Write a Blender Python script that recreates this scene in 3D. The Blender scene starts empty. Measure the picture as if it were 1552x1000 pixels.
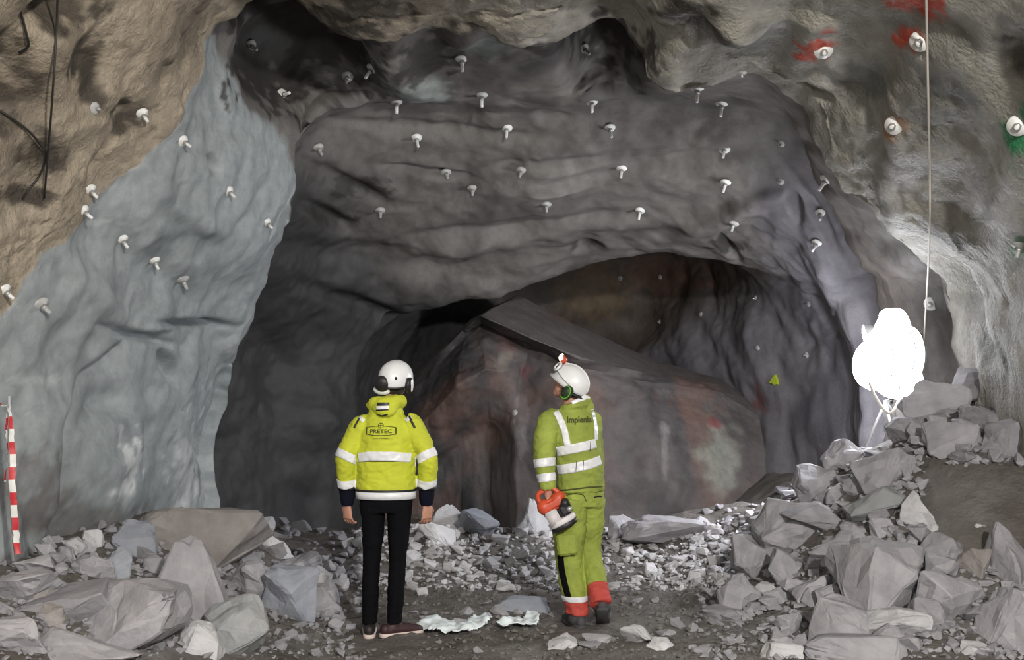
import bpy, bmesh, math, random
import numpy as np
from mathutils import Vector, Matrix, noise as mnoise
from mathutils.bvhtree import BVHTree

scene = bpy.context.scene
COL = scene.collection
R = math.radians

# ------------------------------------------------------------------ camera, world, lights, exposure
F, CX, HY, CAMZ = 1650.0, 776.0, 590.0, 1.67      # focal length in pixels, centre column, horizon row, eye height
cam_d = bpy.data.cameras.new('camera')
cam_d.sensor_width = 36.0
cam_d.lens = 36.0 * F / 1552.0
cam_d.shift_y = (HY - 500.0) / 1552.0
cam_d.clip_start = 0.05
cam = bpy.data.objects.new('camera', cam_d)
cam.location = (0, 0, CAMZ)
cam.rotation_euler = (R(90), 0, 0)
COL.objects.link(cam)
scene.camera = cam

world = bpy.data.worlds.new('world')
scene.world = world
world.use_nodes = True
world.node_tree.nodes['Background'].inputs[0].default_value = (0.55, 0.6, 0.7, 1)
world.node_tree.nodes['Background'].inputs[1].default_value = 0.10

def area_light(name, loc, target, size, power, color):
    d = bpy.data.lights.new(name, 'AREA')
    d.shape = 'DISK'; d.size = size; d.energy = power; d.color = color
    o = bpy.data.objects.new(name, d)
    o.location = loc
    o.rotation_euler = (Vector(target) - Vector(loc)).to_track_quat('-Z', 'Y').to_euler()
    COL.objects.link(o)
    return o
# work light of the machine standing behind the photographer, then an added fill
area_light('machine_light_high', (2.0, -1.4, 3.9), (-0.6, 9.0, 2.2), 0.40, 700, (1.0, 0.96, 0.90))
area_light('added_fill_light', (-1.5, -2.2, 3.2), (0.6, 9.0, 2.0), 0.5, 120, (0.95, 0.97, 1.0))

vs = scene.view_settings
vs.view_transform = 'Standard'
vs.look = 'None'
vs.gamma = 1.0
vs.use_curve_mapping = False
vs.exposure = 0.0

# ------------------------------------------------------------------ helpers
def P(px, py, D):
    return (((px - CX) / F) * D, D, CAMZ + ((HY - py) / F) * D)

def to_px(v):
    return (CX + F * v[0] / v[1], HY - F * (v[2] - CAMZ) / v[1])

_perm = np.random.RandomState(7).permutation(256)
_perm = np.concatenate([_perm, _perm, _perm])
_grad = np.random.RandomState(3).normal(size=(256, 3))
_grad /= np.linalg.norm(_grad, axis=1)[:, None]
def pnoise(p):
    p = np.asarray(p, float)
    i = np.floor(p).astype(int); f = p - i
    i &= 255
    u = f * f * f * (f * (f * 6 - 15) + 10)
    out = 0
    for dx in (0, 1):
        for dy in (0, 1):
            for dz in (0, 1):
                h = _perm[_perm[_perm[i[:, 0] + dx] + i[:, 1] + dy] + i[:, 2] + dz]
                g = _grad[h]
                d = (f - np.array([dx, dy, dz]))
                w = (u[:, 0] if dx else 1 - u[:, 0]) * (u[:, 1] if dy else 1 - u[:, 1]) * (u[:, 2] if dz else 1 - u[:, 2])
                out = out + w * (g * d).sum(1)
    return out
def fbm(p, octs=4, gain=0.5):
    p = np.asarray(p, float); s = 0; a = 1.0
    for o in range(octs):
        s = s + a * pnoise(p * (2 ** o) + 17.3 * o)
        a *= gain
    return s
def sstep(a, b, x):
    t = np.clip((np.asarray(x, float) - a) / (b - a), 0, 1)
    return t * t * (3 - 2 * t)

def tag(o, label=None, cat=None, group=None, kind=None):
    if label: o['label'] = label
    if cat: o['category'] = cat
    if group: o['group'] = group
    if kind: o['kind'] = kind
    return o
def link(name, me, mat=None, parent=None, smooth=True):
    o = bpy.data.objects.new(name, me)
    COL.objects.link(o)
    if mat is not None and len(me.materials) == 0:
        me.materials.append(mat)
    if smooth:
        me.polygons.foreach_set('use_smooth', [True] * len(me.polygons))
    if parent is not None:
        o.parent = parent
    return o
def empty(name, loc=(0, 0, 0)):
    o = bpy.data.objects.new(name, None)
    o.empty_display_size = 0.1
    o.location = loc
    COL.objects.link(o)
    return o
def bm_mesh(bm, name='m'):
    me = bpy.data.meshes.new(name)
    bm.normal_update()
    bm.to_mesh(me); bm.free()
    return me

# ------------------------------------------------------------------ materials
def mat_basic(name, col, rough=0.7, metal=0.0, emit=None, es=0.0, bump=0.0, bscale=40.0, var=0.0, vscale=8.0, sheen=0.0):
    m = bpy.data.materials.new(name); m.use_nodes = True
    nt = m.node_tree; b = nt.nodes['Principled BSDF']
    b.inputs['Base Color'].default_value = (*col, 1)
    b.inputs['Roughness'].default_value = rough
    b.inputs['Metallic'].default_value = metal
    if sheen: b.inputs['Sheen Weight'].default_value = sheen
    if emit:
        b.inputs['Emission Color'].default_value = (*emit, 1)
        b.inputs['Emission Strength'].default_value = es
    tc = nt.nodes.new('ShaderNodeTexCoord')
    if var:
        n = nt.nodes.new('ShaderNodeTexNoise'); n.inputs['Scale'].default_value = vscale; n.inputs['Detail'].default_value = 5
        nt.links.new(tc.outputs['Object'], n.inputs['Vector'])
        mr = nt.nodes.new('ShaderNodeMapRange'); mr.inputs[1].default_value = 0.3; mr.inputs[2].default_value = 0.7
        mr.inputs[3].default_value = 1 - var; mr.inputs[4].default_value = 1 + var
        nt.links.new(n.outputs[0], mr.inputs[0])
        mx = nt.nodes.new('ShaderNodeMix'); mx.data_type = 'RGBA'; mx.blend_type = 'MULTIPLY'; mx.inputs[0].default_value = 1
        mx.inputs[6].default_value = (*col, 1)
        nt.links.new(mr.outputs[0], mx.inputs[7])
        nt.links.new(mx.outputs[2], b.inputs['Base Color'])
    if bump:
        n2 = nt.nodes.new('ShaderNodeTexNoise'); n2.inputs['Scale'].default_value = bscale; n2.inputs['Detail'].default_value = 6
        nt.links.new(tc.outputs['Object'], n2.inputs['Vector'])
        bp = nt.nodes.new('ShaderNodeBump'); bp.inputs['Strength'].default_value = bump; bp.inputs['Distance'].default_value = 0.02
        nt.links.new(n2.outputs[0], bp.inputs['Height'])
        nt.links.new(bp.outputs[0], b.inputs['Normal'])
    return m

def mat_lining(name):
    """sprayed concrete and bare rock: albedo comes from the mesh attribute Col, fine grain and relief from noise"""
    m = bpy.data.materials.new(name); m.use_nodes = True
    nt = m.node_tree; b = nt.nodes['Principled BSDF']
    b.inputs['Roughness'].default_value = 0.62
    b.inputs['Specular IOR Level'].default_value = 0.35
    at = nt.nodes.new('ShaderNodeAttribute'); at.attribute_name = 'Col'
    ro = nt.nodes.new('ShaderNodeAttribute'); ro.attribute_name = 'Grit'
    tc = nt.nodes.new('ShaderNodeTexCoord')
    n = nt.nodes.new('ShaderNodeTexNoise'); n.inputs['Scale'].default_value = 9; n.inputs['Detail'].default_value = 8; n.inputs['Roughness'].default_value = 0.65
    nt.links.new(tc.outputs['Object'], n.inputs['Vector'])
    mr = nt.nodes.new('ShaderNodeMapRange'); mr.inputs[1].default_value = 0.3; mr.inputs[2].default_value = 0.7
    mr.inputs[3].default_value = 0.82; mr.inputs[4].default_value = 1.18
    nt.links.new(n.outputs[0], mr.inputs[0])
    mx = nt.nodes.new('ShaderNodeMix'); mx.data_type = 'RGBA'; mx.blend_type = 'MULTIPLY'; mx.inputs[0].default_value = 1
    nt.links.new(at.outputs['Color'], mx.inputs[6]); nt.links.new(mr.outputs[0], mx.inputs[7])
    nt.links.new(mx.outputs[2], b.inputs['Base Color'])
    n2 = nt.nodes.new('ShaderNodeTexNoise'); n2.inputs['Scale'].default_value = 26; n2.inputs['Detail'].default_value = 5; n2.inputs['Roughness'].default_value = 0.6
    nt.links.new(tc.outputs['Object'], n2.inputs['Vector'])
    bp = nt.nodes.new('ShaderNodeBump'); bp.inputs['Distance'].default_value = 0.05
    nt.links.new(ro.outputs['Fac'], bp.inputs['Strength'])
    nt.links.new(n2.outputs[0], bp.inputs['Height'])
    nt.links.new(bp.outputs[0], b.inputs['Normal'])
    return m

def mat_rock(name, c1, c2, rnd=0.16):
    m = bpy.data.materials.new(name); m.use_nodes = True
    nt = m.node_tree; b = nt.nodes['Principled BSDF']
    b.inputs['Roughness'].default_value = 0.8
    b.inputs['Specular IOR Level'].default_value = 0.25
    tc = nt.nodes.new('ShaderNodeTexCoord'); oi = nt.nodes.new('ShaderNodeObjectInfo')
    n = nt.nodes.new('ShaderNodeTexNoise'); n.inputs['Scale'].default_value = 5; n.inputs['Detail'].default_value = 8; n.inputs['Roughness'].default_value = 0.6
    nt.links.new(tc.outputs['Object'], n.inputs['Vector'])
    mx = nt.nodes.new('ShaderNodeMix'); mx.data_type = 'RGBA'
    mx.inputs[6].default_value = (*c1, 1); mx.inputs[7].default_value = (*c2, 1)
    mr = nt.nodes.new('ShaderNodeMapRange'); mr.inputs[1].default_value = 0.35; mr.inputs[2].default_value = 0.65
    nt.links.new(n.outputs[0], mr.inputs[0]); nt.links.new(mr.outputs[0], mx.inputs[0])
    hv = nt.nodes.new('ShaderNodeHueSaturation')
    mr2 = nt.nodes.new('ShaderNodeMapRange'); mr2.inputs[3].default_value = 1 - rnd; mr2.inputs[4].default_value = 1 + rnd
    nt.links.new(oi.outputs['Random'], mr2.inputs[0]); nt.links.new(mr2.outputs[0], hv.inputs['Value'])
    nt.links.new(mx.outputs[2], hv.inputs['Color']); nt.links.new(hv.outputs[0], b.inputs['Base Color'])
    n2 = nt.nodes.new('ShaderNodeTexNoise'); n2.inputs['Scale'].default_value = 30; n2.inputs['Detail'].default_value = 6
    nt.links.new(tc.outputs['Object'], n2.inputs['Vector'])
    bp = nt.nodes.new('ShaderNodeBump'); bp.inputs['Strength'].default_value = 0.35; bp.inputs['Distance'].default_value = 0.02
    nt.links.new(n2.outputs[0], bp.inputs['Height']); nt.links.new(bp.outputs[0], b.inputs['Normal'])
    return m

M = {}
M['lining'] = mat_lining('sprayed_concrete_and_rock')
M['rock'] = mat_rock('grey_rock', (0.28, 0.272, 0.292), (0.37, 0.36, 0.38))
M['rock_brown'] = mat_rock('brown_rock', (0.215, 0.195, 0.185), (0.29, 0.27, 0.26))
M['rock_blue'] = mat_rock('blue_rock', (0.25, 0.265, 0.305), (0.33, 0.345, 0.385))
M['rock_green'] = mat_rock('green_grey_rock', (0.25, 0.262, 0.268), (0.34, 0.345, 0.352))
M['rock_pale'] = mat_rock('pale_rock', (0.42, 0.415, 0.43), (0.54, 0.535, 0.55))
M['gravel'] = mat_rock('dark_gravel', (0.14, 0.13, 0.12), (0.26, 0.25, 0.24), 0.25)
M['bolt_white'] = mat_basic('white_bolt_coating', (0.80, 0.80, 0.78), 0.45, var=0.12, vscale=30)
M['bolt_steel'] = mat_basic('galvanised_steel', (0.45, 0.45, 0.44), 0.4, 0.6)
M['bolt_grey'] = mat_basic('dusty_bolt_coating', (0.42, 0.42, 0.41), 0.6, var=0.2, vscale=30)
M['black'] = mat_basic('black_plastic', (0.014, 0.014, 0.016), 0.5)
M['cord_black'] = mat_basic('black_cable_sheath', (0.02, 0.018, 0.016), 0.6)
M['cord_white'] = mat_basic('pale_cord', (0.62, 0.58, 0.52), 0.6)
M['yellow'] = mat_basic('fluorescent_yellow_fabric', (0.50, 0.54, 0.032), 0.8, bump=0.15, bscale=60, var=0.06, vscale=9)
M['lime'] = mat_basic('soiled_lime_fabric', (0.27, 0.325, 0.055), 0.85, bump=0.2, bscale=60, var=0.22, vscale=7)
M['reflect'] = mat_basic('silver_reflective_tape', (0.74, 0.75, 0.78), 0.35, var=0.07, vscale=25)
def no_shine(m):
    m.node_tree.nodes['Principled BSDF'].inputs['Specular IOR Level'].default_value = 0.08
    return m
M['navy'] = mat_basic('dark_navy_fabric', (0.007, 0.008, 0.016), 0.95, bump=0.15, bscale=50)
M['trousers_black'] = mat_basic('black_trouser_fabric', (0.005, 0.005, 0.0065), 0.95, bump=0.2, bscale=50)
no_shine(M['navy']); no_shine(M['trousers_black'])
M['skin'] = mat_basic('skin', (0.47, 0.24, 0.17), 0.55, var=0.1, vscale=20)
M['hair'] = mat_basic('dark_hair', (0.02, 0.014, 0.01), 0.7, bump=0.5, bscale=90)
M['helmet'] = mat_basic('white_helmet_shell', (0.76, 0.77, 0.79), 0.3)
M['print'] = mat_basic('dark_print', (0.06, 0.07, 0.012), 0.8)
M['red'] = mat_basic('red_fabric', (0.46, 0.06, 0.045), 0.75, bump=0.15, bscale=50, var=0.12)
M['tool_red'] = mat_basic('red_orange_plastic', (0.55, 0.075, 0.03), 0.42, var=0.1)
M['tool_white'] = mat_basic('white_tool_panel', (0.66, 0.62, 0.64), 0.5, var=0.08)
M['boot'] = mat_basic('dusty_boot_rubber', (0.055, 0.056, 0.058), 0.8, var=0.2)
M['shoe'] = mat_basic('maroon_shoe', (0.035, 0.012, 0.014), 0.6)
M['shoe_dark'] = mat_basic('black_shoe', (0.016, 0.014, 0.013), 0.6)
M['sole'] = mat_basic('pale_shoe_sole', (0.62, 0.52, 0.48), 0.7)
M['green_strap'] = mat_basic('green_helmet_band', (0.10, 0.38, 0.03), 0.6)
M['dark_green'] = mat_basic('dark_green_ear_cup', (0.02, 0.035, 0.015), 0.5)
M['sheet'] = mat_basic('pale_plastic_sheet', (0.82, 0.90, 0.93), 0.35)
M['foil'] = mat_basic('yellow_green_scrap', (0.42, 0.52, 0.04), 0.5)
M['eye'] = mat_basic('eye_white', (0.7, 0.68, 0.65), 0.3)
M['lamp'] = mat_basic('glowing_lamp_diffuser', (1, 1, 1), 0.5, emit=(0.93, 0.95, 1.0), es=34.0)
M['added_lamp_strong'] = mat_basic('added_floodlight_diffuser', (1, 1, 1), 0.5, emit=(0.93, 0.95, 1.0), es=210.0)
M['headlamp'] = mat_basic('lit_headlamp', (1, 1, 0.9), 0.5, emit=(1.0, 0.93, 0.68), es=6.0)
M['lamp_metal'] = mat_basic('lamp_stand_metal', (0.62, 0.62, 0.63), 0.4, 0.3)

# ------------------------------------------------------------------ the tunnel lining (lofted arch rings)
C_RING = [P(*q) for q in [(-110, 950, 6.0), (-90, 700, 6.1), (-20, 520, 6.55), (60, 390, 7.0), (130, 310, 7.4), (245, 215, 7.9), (300, 130, 8.1),
          (342, 28, 8.3), (430, -4, 8.4), (545, 60, 8.4), (690, 42, 8.4), (800, 62, 8.4), (930, 30, 8.4), (1000, 128, 8.5), (1170, 128, 8.6),
          (1270, 262, 8.9), (1385, 372, 9.3), (1452, 490, 9.6), (1475, 900, 9.6)]]
def wr(y, pts): return [(x, y, z) for x, z in pts]
PB = [(-3.2, -.6), (-3.2, 1.2), (-3.1, 1.9), (-3.05, 2.3), (-2.95, 2.8), (-2.75, 3.4), (-2.45, 3.9), (-2.1, 4.25), (-1.6, 4.5), (-1.0, 4.65),
      (-.3, 4.7), (.3, 4.7), (1, 4.65), (1.5, 4.5), (2.1, 4.2), (2.7, 3.7), (3.2, 3.0), (3.6, 2.0), (3.8, -.6)]
PA = [(x * 1.12, z * 1.08) for x, z in PB]
D_RING = [P(*q) for q in [(328, 900, 11), (330, 720, 11), (340, 620, 11), (360, 540, 10.9), (395, 450, 10.7), (440, 365, 10.4), (452, 300, 10.1),
          (452, 215, 9.9), (520, 172, 10.2), (600, 160, 10.4), (700, 155, 10.5), (800, 155, 10.5), (930, 150, 10.5), (1050, 155, 10.3), (1185, 175, 10.1),
          (1252, 300, 10.3), (1297, 400, 10.6), (1335, 475, 10.8), (1350, 950, 10.9)]]
E_RING = [P(*q) for q in [(390, 900, 12.3), (390, 720, 12.3), (395, 640, 12.3), (405, 570, 12.3), (430, 500, 12.2), (470, 430, 12), (510, 370, 11.9),
          (550, 330, 11.8), (620, 310, 11.8), (690, 300, 11.8), (760, 295, 11.8), (840, 290, 11.8), (940, 280, 11.7), (1050, 285, 11.5), (1130, 310, 11.4),
          (1200, 360, 11.4), (1250, 430, 11.5), (1290, 510, 11.6), (1312, 950, 11.6)]]
F_RING = [P(*q) for q in [(520, 900, 13.4), (520, 720, 13.4), (520, 640, 13.4), (530, 580, 13.4), (545, 530, 13.4), (575, 495, 13.4), (620, 468, 13.4),
          (680, 460, 13.4), (745, 452, 13.4), (810, 425, 13.4), (880, 402, 13.4), (940, 392, 13.3), (1010, 388, 13.2), (1080, 393, 13), (1150, 402, 12.8),
          (1215, 425, 12.6), (1265, 480, 12.4), (1295, 570, 12.2), (1310, 950, 12.2)]]
G_RING = [P(*q) for q in [(590, 900, 15), (590, 720, 15), (595, 650, 15), (605, 590, 15), (630, 540, 15.2), (660, 500, 15.4), (700, 470, 15.6),
          (740, 445, 16), (780, 420, 16.2), (840, 400, 16.4), (900, 385, 16.5), (960, 378, 16.5), (1020, 380, 16.3), (1060, 395, 16), (1075, 430, 15.7),
          (1080, 490, 15.4), (1095, 560, 15.3), (1110, 640, 15.2), (1120, 900, 15.2)]]
def outward(ring, dy, steps, ax=0.3, az=2.0):
    o = []
    for (x, y, z), s in zip(ring, steps):
        d = Vector((x - ax, 0, z - az)); d.normalize()
        o.append((x + d.x * s, y + dy, z + d.z * s))
    return o
C2 = outward(C_RING, 0.30, [0, 0, 0, 0, 0, .02, .05, .22, .32, .32, .28, .28, .34, .25, .10, .10, .12, .15, .15])
for k in range(6):       # the left wall runs on without a step
    C2[k] = tuple(np.array(C_RING[k]) * 0.9 + np.array(D_RING[k]) * 0.1)
D2 = outward(D_RING, 0.30, [.5, .5, .5, .5, .45, .35, .25, .1, 0, 0, 0, 0, 0, 0, .05, .2, .25, .25, .25])
F2 = outward(F_RING, 0.30, [0, 0, 0, 0, .05, .1, .15, .25, .3, .3, .3, .3, .3, .25, .15, .08, .03, 0, 0])
cen = np.array(P(930, 560, 17.6))
H1 = [tuple(np.array(q) * 0.45 + (cen * 0.55) + np.array([0, 0.15, 0])) for q in G_RING]
H2 = [tuple(cen) for q in G_RING]
RINGS = [wr(-9.0, PA), wr(-3, PA), wr(4.6, PB), C_RING, C2, D_RING, D2, E_RING, F_RING, F2, G_RING, H1, H2]
NROW = [8, 14, 120, 14, 96, 14, 56, 60, 14, 50, 30, 12]     # rows between rings
RINGS = np.array(RINGS, float)
def catmull(p0, p1, p2, p3, t):
    return 0.5 * ((2 * p1) + (-p0 + p2) * t + (2 * p0 - 5 * p1 + 4 * p2 - p3) * t * t + (-p0 + 3 * p1 - 3 * p2 + p3) * t ** 3)
NU = 440
K = RINGS.shape[1]
us = np.linspace(0, K - 1, NU)
def along(ring):
    k = np.minimum(us.astype(int), K - 2); t = (us - k)[:, None]
    g = lambda i: ring[np.clip(i, 0, K - 1)]
    return catmull(g(k - 1), g(k), g(k + 1), g(k + 2), t)
RU = np.array([along(r) for r in RINGS])
rows, vpar = [], []
for s in range(len(NROW)):
    n = NROW[s]
    a, b = RU[s], RU[s + 1]
    dprev = RU[max(s - 1, 0)]; dnext = RU[min(s + 2, len(RU) - 1)]
    for j in range(n):
        t = j / n
        # cubic with tangents limited to the segment, so that lips stay crisp
        la = np.linalg.norm(b - a, axis=1)[:, None]
        m0 = (b - dprev); m0 = m0 / (np.linalg.norm(m0, axis=1)[:, None] + 1e-6) * la * 0.8
        m1 = (dnext - a); m1 = m1 / (np.linalg.norm(m1, axis=1)[:, None] + 1e-6) * la * 0.8
        h = (2 * t ** 3 - 3 * t ** 2 + 1) * a + (t ** 3 - 2 * t ** 2 + t) * m0 + (-2 * t ** 3 + 3 * t ** 2) * b + (t ** 3 - t ** 2) * m1
        rows.append(h); vpar.append(s + t)
rows.append(RU[-1]); vpar.append(len(NROW))
GRID = np.array(rows); VP = np.array(vpar)
NV = len(GRID)

def grid_normals(G, sign_to):
    du = np.gradient(G, axis=1); dv = np.gradient(G, axis=0)
    n = np.cross(du, dv)
    n /= (np.linalg.norm(n, axis=2)[..., None] + 1e-9)
    s = np.sign((n * (sign_to - G)).sum(2))
    return n * np.where(s == 0, 1, s)[..., None]
axis_pt = np.stack([np.full(GRID.shape[:2], 0.35), GRID[..., 1] - 0.6, np.full(GRID.shape[:2], 1.9)], -1)
NRM = grid_normals(GRID, axis_pt)

# relief: hand-placed hollows and ribs (pixel column/row of the photo, radii in pixels, tilt, depth in metres, ring range)
pxg = CX + F * GRID[..., 0] / np.maximum(GRID[..., 1], 0.5)
pyg = HY - F * (GRID[..., 2] - CAMZ) / np.maximum(GRID[..., 1], 0.5)
vis = GRID[..., 1] > 2
vgrid = np.repeat(VP[:, None], NU, 1)
DENTS = [(25, 140, 55, 75, 0, -.16, 2, 3), (105, 20, 45, 28, 20, -.16, 2, 3), (145, 110, 28, 60, -20, -.10, 2, 3), (205, 185, 22, 26, -40, -.10, 2, 3.2),
         (470, 105, 85, 60, -25, -.50, 3.3, 5), (440, 20, 60, 30, 0, -.3, 3.2, 4.6), (590, 232, 16, 22, -40, -.16, 4, 6), (540, 285, 60, 12, -25, -.07, 4, 7), (655, 265, 60, 6, -8, -.06, 4, 7),
         (920, 85, 50, 55, 10, -.50, 3.2, 5), (700, 55, 30, 16, 0, .10, 2.6, 5), (590, 90, 34, 30, 0, .14, 3.5, 5), (625, 135, 45, 20, 0, .10, 3.5, 5),
         (300, 493, 45, 7, -3, -.16, 3, 5), (215, 510, 60, 6, -14, -.07, 3, 5), (270, 560, 10, 26, 20, -.12, 3, 5), (180, 610, 30, 22, 0, -.08, 3, 5),
         (190, 700, 60, 90, 0, .10, 3, 5), (330, 250, 8, 14, 20, -.1, 3, 5),
         (1105, 372, 22, 6, -45, -.14, 5, 8.6), (1095, 402, 34, 6, -6, -.12, 5, 8.8), (890, 378, 20, 7, 0, -.13, 6, 8.6), (1200, 320, 8, 22, 15, -.10, 5, 7),
         (1235, 330, 9, 60, 35, -.08, 5, 7), (1245, 450, 6, 50, 30, -.08, 6, 9), (1215, 445, 6, 46, 35, -.06, 6, 9), (1068, 450, 8, 40, -10, -.1, 8, 10),
         (1040, 60, 50, 40, 0, -.12, 2, 3), (1120, 45, 40, 30, 0, .10, 2, 3), (1300, 130, 40, 40, 0, -.07, 2, 3), (1540, 110, 40, 50, 0, -.12, 2, 3),
         (1360, 260, 24, 80, 5, .09, 2, 3.2), (1530, 320, 30, 120, 0, .08, 2, 3), (1450, 250, 30, 100, 0, -.06, 2, 3), (1225, 60, 30, 50, -30, .08, 2, 3),
         (680, 200, 160, 10, -4, -.05, 4, 7), (850, 245, 120, 9, 6, -.05, 4, 7), (760, 345, 140, 12, 5, -.08, 5, 8), (950, 340, 120, 10, 2, .07, 5, 8),
         (600, 400, 160, 22, -8, -.10, 5, 8.4), (700, 380, 90, 14, 10, .08, 5, 8), (1000, 250, 150, 12, 8, -.05, 4, 7), (1100, 330, 100, 14, 20, .08, 5, 8),
         (500, 330, 40, 12, -30, -.10, 5, 8), (420, 560, 40, 70, 30, -.14, 6, 9), (480, 640, 40, 60, 30, .12, 6, 9), (560, 470, 90, 14, -20, -.1, 6, 9),
         (820, 300, 60, 12, 20, .06, 5, 7), (300, 330, 60, 20, -35, .05, 3, 5), (240, 420, 90, 24, -40, -.05, 3, 5), (150, 450, 80, 20, -50, .05, 3, 5)]
disp = np.zeros(GRID.shape[:2])
for (cx, cy, rx, ry, rot, dep, v0, v1) in DENTS:
    c, s = math.cos(R(rot)), math.sin(R(rot))
    dx, dy = pxg - cx, pyg - cy
    a = (dx * c - dy * s) / rx; b = (dx * s + dy * c) / ry
    w = np.exp(-(a * a + b * b) ** 1.3)
    disp += dep * (1.5 if v0 >= 3 else 1.25) * w * (vis & (vgrid >= v0) & (vgrid <= v1))
# the lower part of the left wall stands proud below its overhanging ledge
PROUD = [(82, 860), (90, 720), (100, 640), (132, 570), (205, 512), (318, 490), (352, 500), (352, 860)]
ins = np.zeros(GRID.shape[:2], bool); dmin = np.full(GRID.shape[:2], 1e9)
for (ax_, ay_), (bx_, by_) in zip(PROUD, PROUD[1:] + PROUD[:1]):
    if ay_ != by_:
        ins ^= ((ay_ > pyg) != (by_ > pyg)) & (pxg < (bx_ - ax_) * (pyg - ay_) / (by_ - ay_) + ax_)
    tt = np.clip(((pxg - ax_) * (bx_ - ax_) + (pyg - ay_) * (by_ - ay_)) / ((bx_ - ax_) ** 2 + (by_ - ay_) ** 2), 0, 1)
    dmin = np.minimum(dmin, np.hypot(pxg - ax_ - tt * (bx_ - ax_), pyg - ay_ - tt * (by_ - ay_)))
disp -= 0.13 * sstep(-9, 9, np.where(ins, dmin, -dmin)) * (vis & (vgrid > 3) & (vgrid < 5))
flat = GRID.reshape(-1, 3)
inner = sstep(2.9, 3.2, vgrid)
far = sstep(8.9, 9.4, vgrid)
big = fbm(flat * np.array([0.75, 0.9, 0.9]) + 3.1, 3).reshape(NV, NU)
mid = fbm(flat * 2.6 + 9.0, 3).reshape(NV, NU)
mid2 = (1 - 2 * np.abs(fbm(flat * np.array([1.6, 2.6, 2.2]) + 31.0, 3).reshape(NV, NU)))
fine = fbm(flat * 11.0 + 5.0, 3).reshape(NV, NU)
fine2 = fbm(flat * 26.0 + 2.0, 2).reshape(NV, NU)
outer_k = 1 - inner
amp_edge = np.clip(vgrid - 1.8, 0, 1)
disp = disp + amp_edge * (0.17 * big + (0.075 - 0.024 * inner) * mid + 0.016 * (mid2 - 0.5) * inner + (0.022 * outer_k + 0.008 * inner) * fine + (0.010 * outer_k + 0.002) * fine2)
GRID2 = GRID + NRM * disp[..., None]
# ragged lip
lip = np.exp(-((vgrid - 3.0) / 0.25) ** 2) + np.exp(-((vgrid - 5.0) / 0.3) ** 2) * 0.8
GRID2[..., 1] += lip * 0.28 * fbm(flat * 2.2 + 40, 4).reshape(NV, NU)
flat2 = GRID2.reshape(-1, 3)

# albedo of the coatings and bare rock, with inner left shade painted in
ug = np.repeat(us[None, :], NV, 0)
mot = fbm(flat2 * 1.3 + 60, 4).reshape(NV, NU)
mot2 = fbm(flat2 * np.array([4, 4, 1.2]) + 80, 3).reshape(NV, NU)
mot3 = fbm(flat2 * 0.6 + 90, 3).reshape(NV, NU)
def mixc(a, b, w): return a * (1 - w[..., None]) + b * w[..., None]
c_brown = np.array([0.355, 0.30, 0.228]); c_brown_d = np.array([0.19, 0.158, 0.12])
c_grey = np.array([0.33, 0.315, 0.275]); c_grey_d = np.array([0.19, 0.19, 0.175]); c_pale = np.array([0.47, 0.455, 0.44])
c_blue = np.array([0.30, 0.328, 0.335]); c_blue_d = np.array([0.20, 0.224, 0.23])
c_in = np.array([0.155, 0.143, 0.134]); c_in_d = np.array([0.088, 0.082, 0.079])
c_inl_shade = np.array([0.042, 0.042, 0.044]); c_void = np.array([0.095, 0.076, 0.064]); c_inr = np.array([0.205, 0.195, 0.215])
out_l = mixc(np.broadcast_to(c_brown, GRID.shape), c_brown_d, sstep(0.05, 0.5, mot))
out_r = mixc(np.broadcast_to(c_grey, GRID.shape), c_grey_d, sstep(0.05, 0.5, mot))
out_r = mixc(out_r, c_pale, sstep(0.12, 0.5, mot2) * 0.6)
rightness = sstep(7, 13.5, ug + 1.2 * mot3)
outer_c = mixc(out_l, out_r, rightness)
blue_c = mixc(np.broadcast_to(c_blue, GRID.shape), c_blue_d, sstep(0.0, 0.5, mot))
in_c = mixc(np.broadcast_to(c_in, GRID.shape), c_in_d, sstep(0.0, 0.5, mot))
in_c = mixc(in_c, np.array([0.20, 0.175, 0.16]), sstep(0.1, 0.45, mot3) * sstep(13.5, 14.5, ug) * (1 - sstep(5.0, 5.3, vgrid)))
in_c = mixc(in_c, c_inl_shade, (1 - sstep(5.2, 8.2, ug + 1.2 * mot3)) * sstep(4.9, 5.3, vgrid) )  # shade of the inner left wall painted into its near-black rock colour
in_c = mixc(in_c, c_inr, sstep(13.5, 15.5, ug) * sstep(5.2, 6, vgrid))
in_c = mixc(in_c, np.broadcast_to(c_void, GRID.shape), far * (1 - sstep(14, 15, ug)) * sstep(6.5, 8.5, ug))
jit = 0.10 * fbm(flat2 * 3.0 + 12, 3).reshape(NV, NU)
jit2 = 0.7 * fbm(flat2 * 1.6 + 22, 3).reshape(NV, NU)
blue_w = (1 - sstep(6.6, 6.9, ug + jit2)) * (1 - sstep(5.0, 5.12, vgrid + jit * 0.3))
inside = mixc(in_c, blue_c, blue_w)
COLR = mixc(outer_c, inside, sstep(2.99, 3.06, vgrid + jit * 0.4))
grit = mixc(np.full(GRID.shape, 0.55), np.full(GRID.shape, 0.16), inner)[..., 0]
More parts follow.
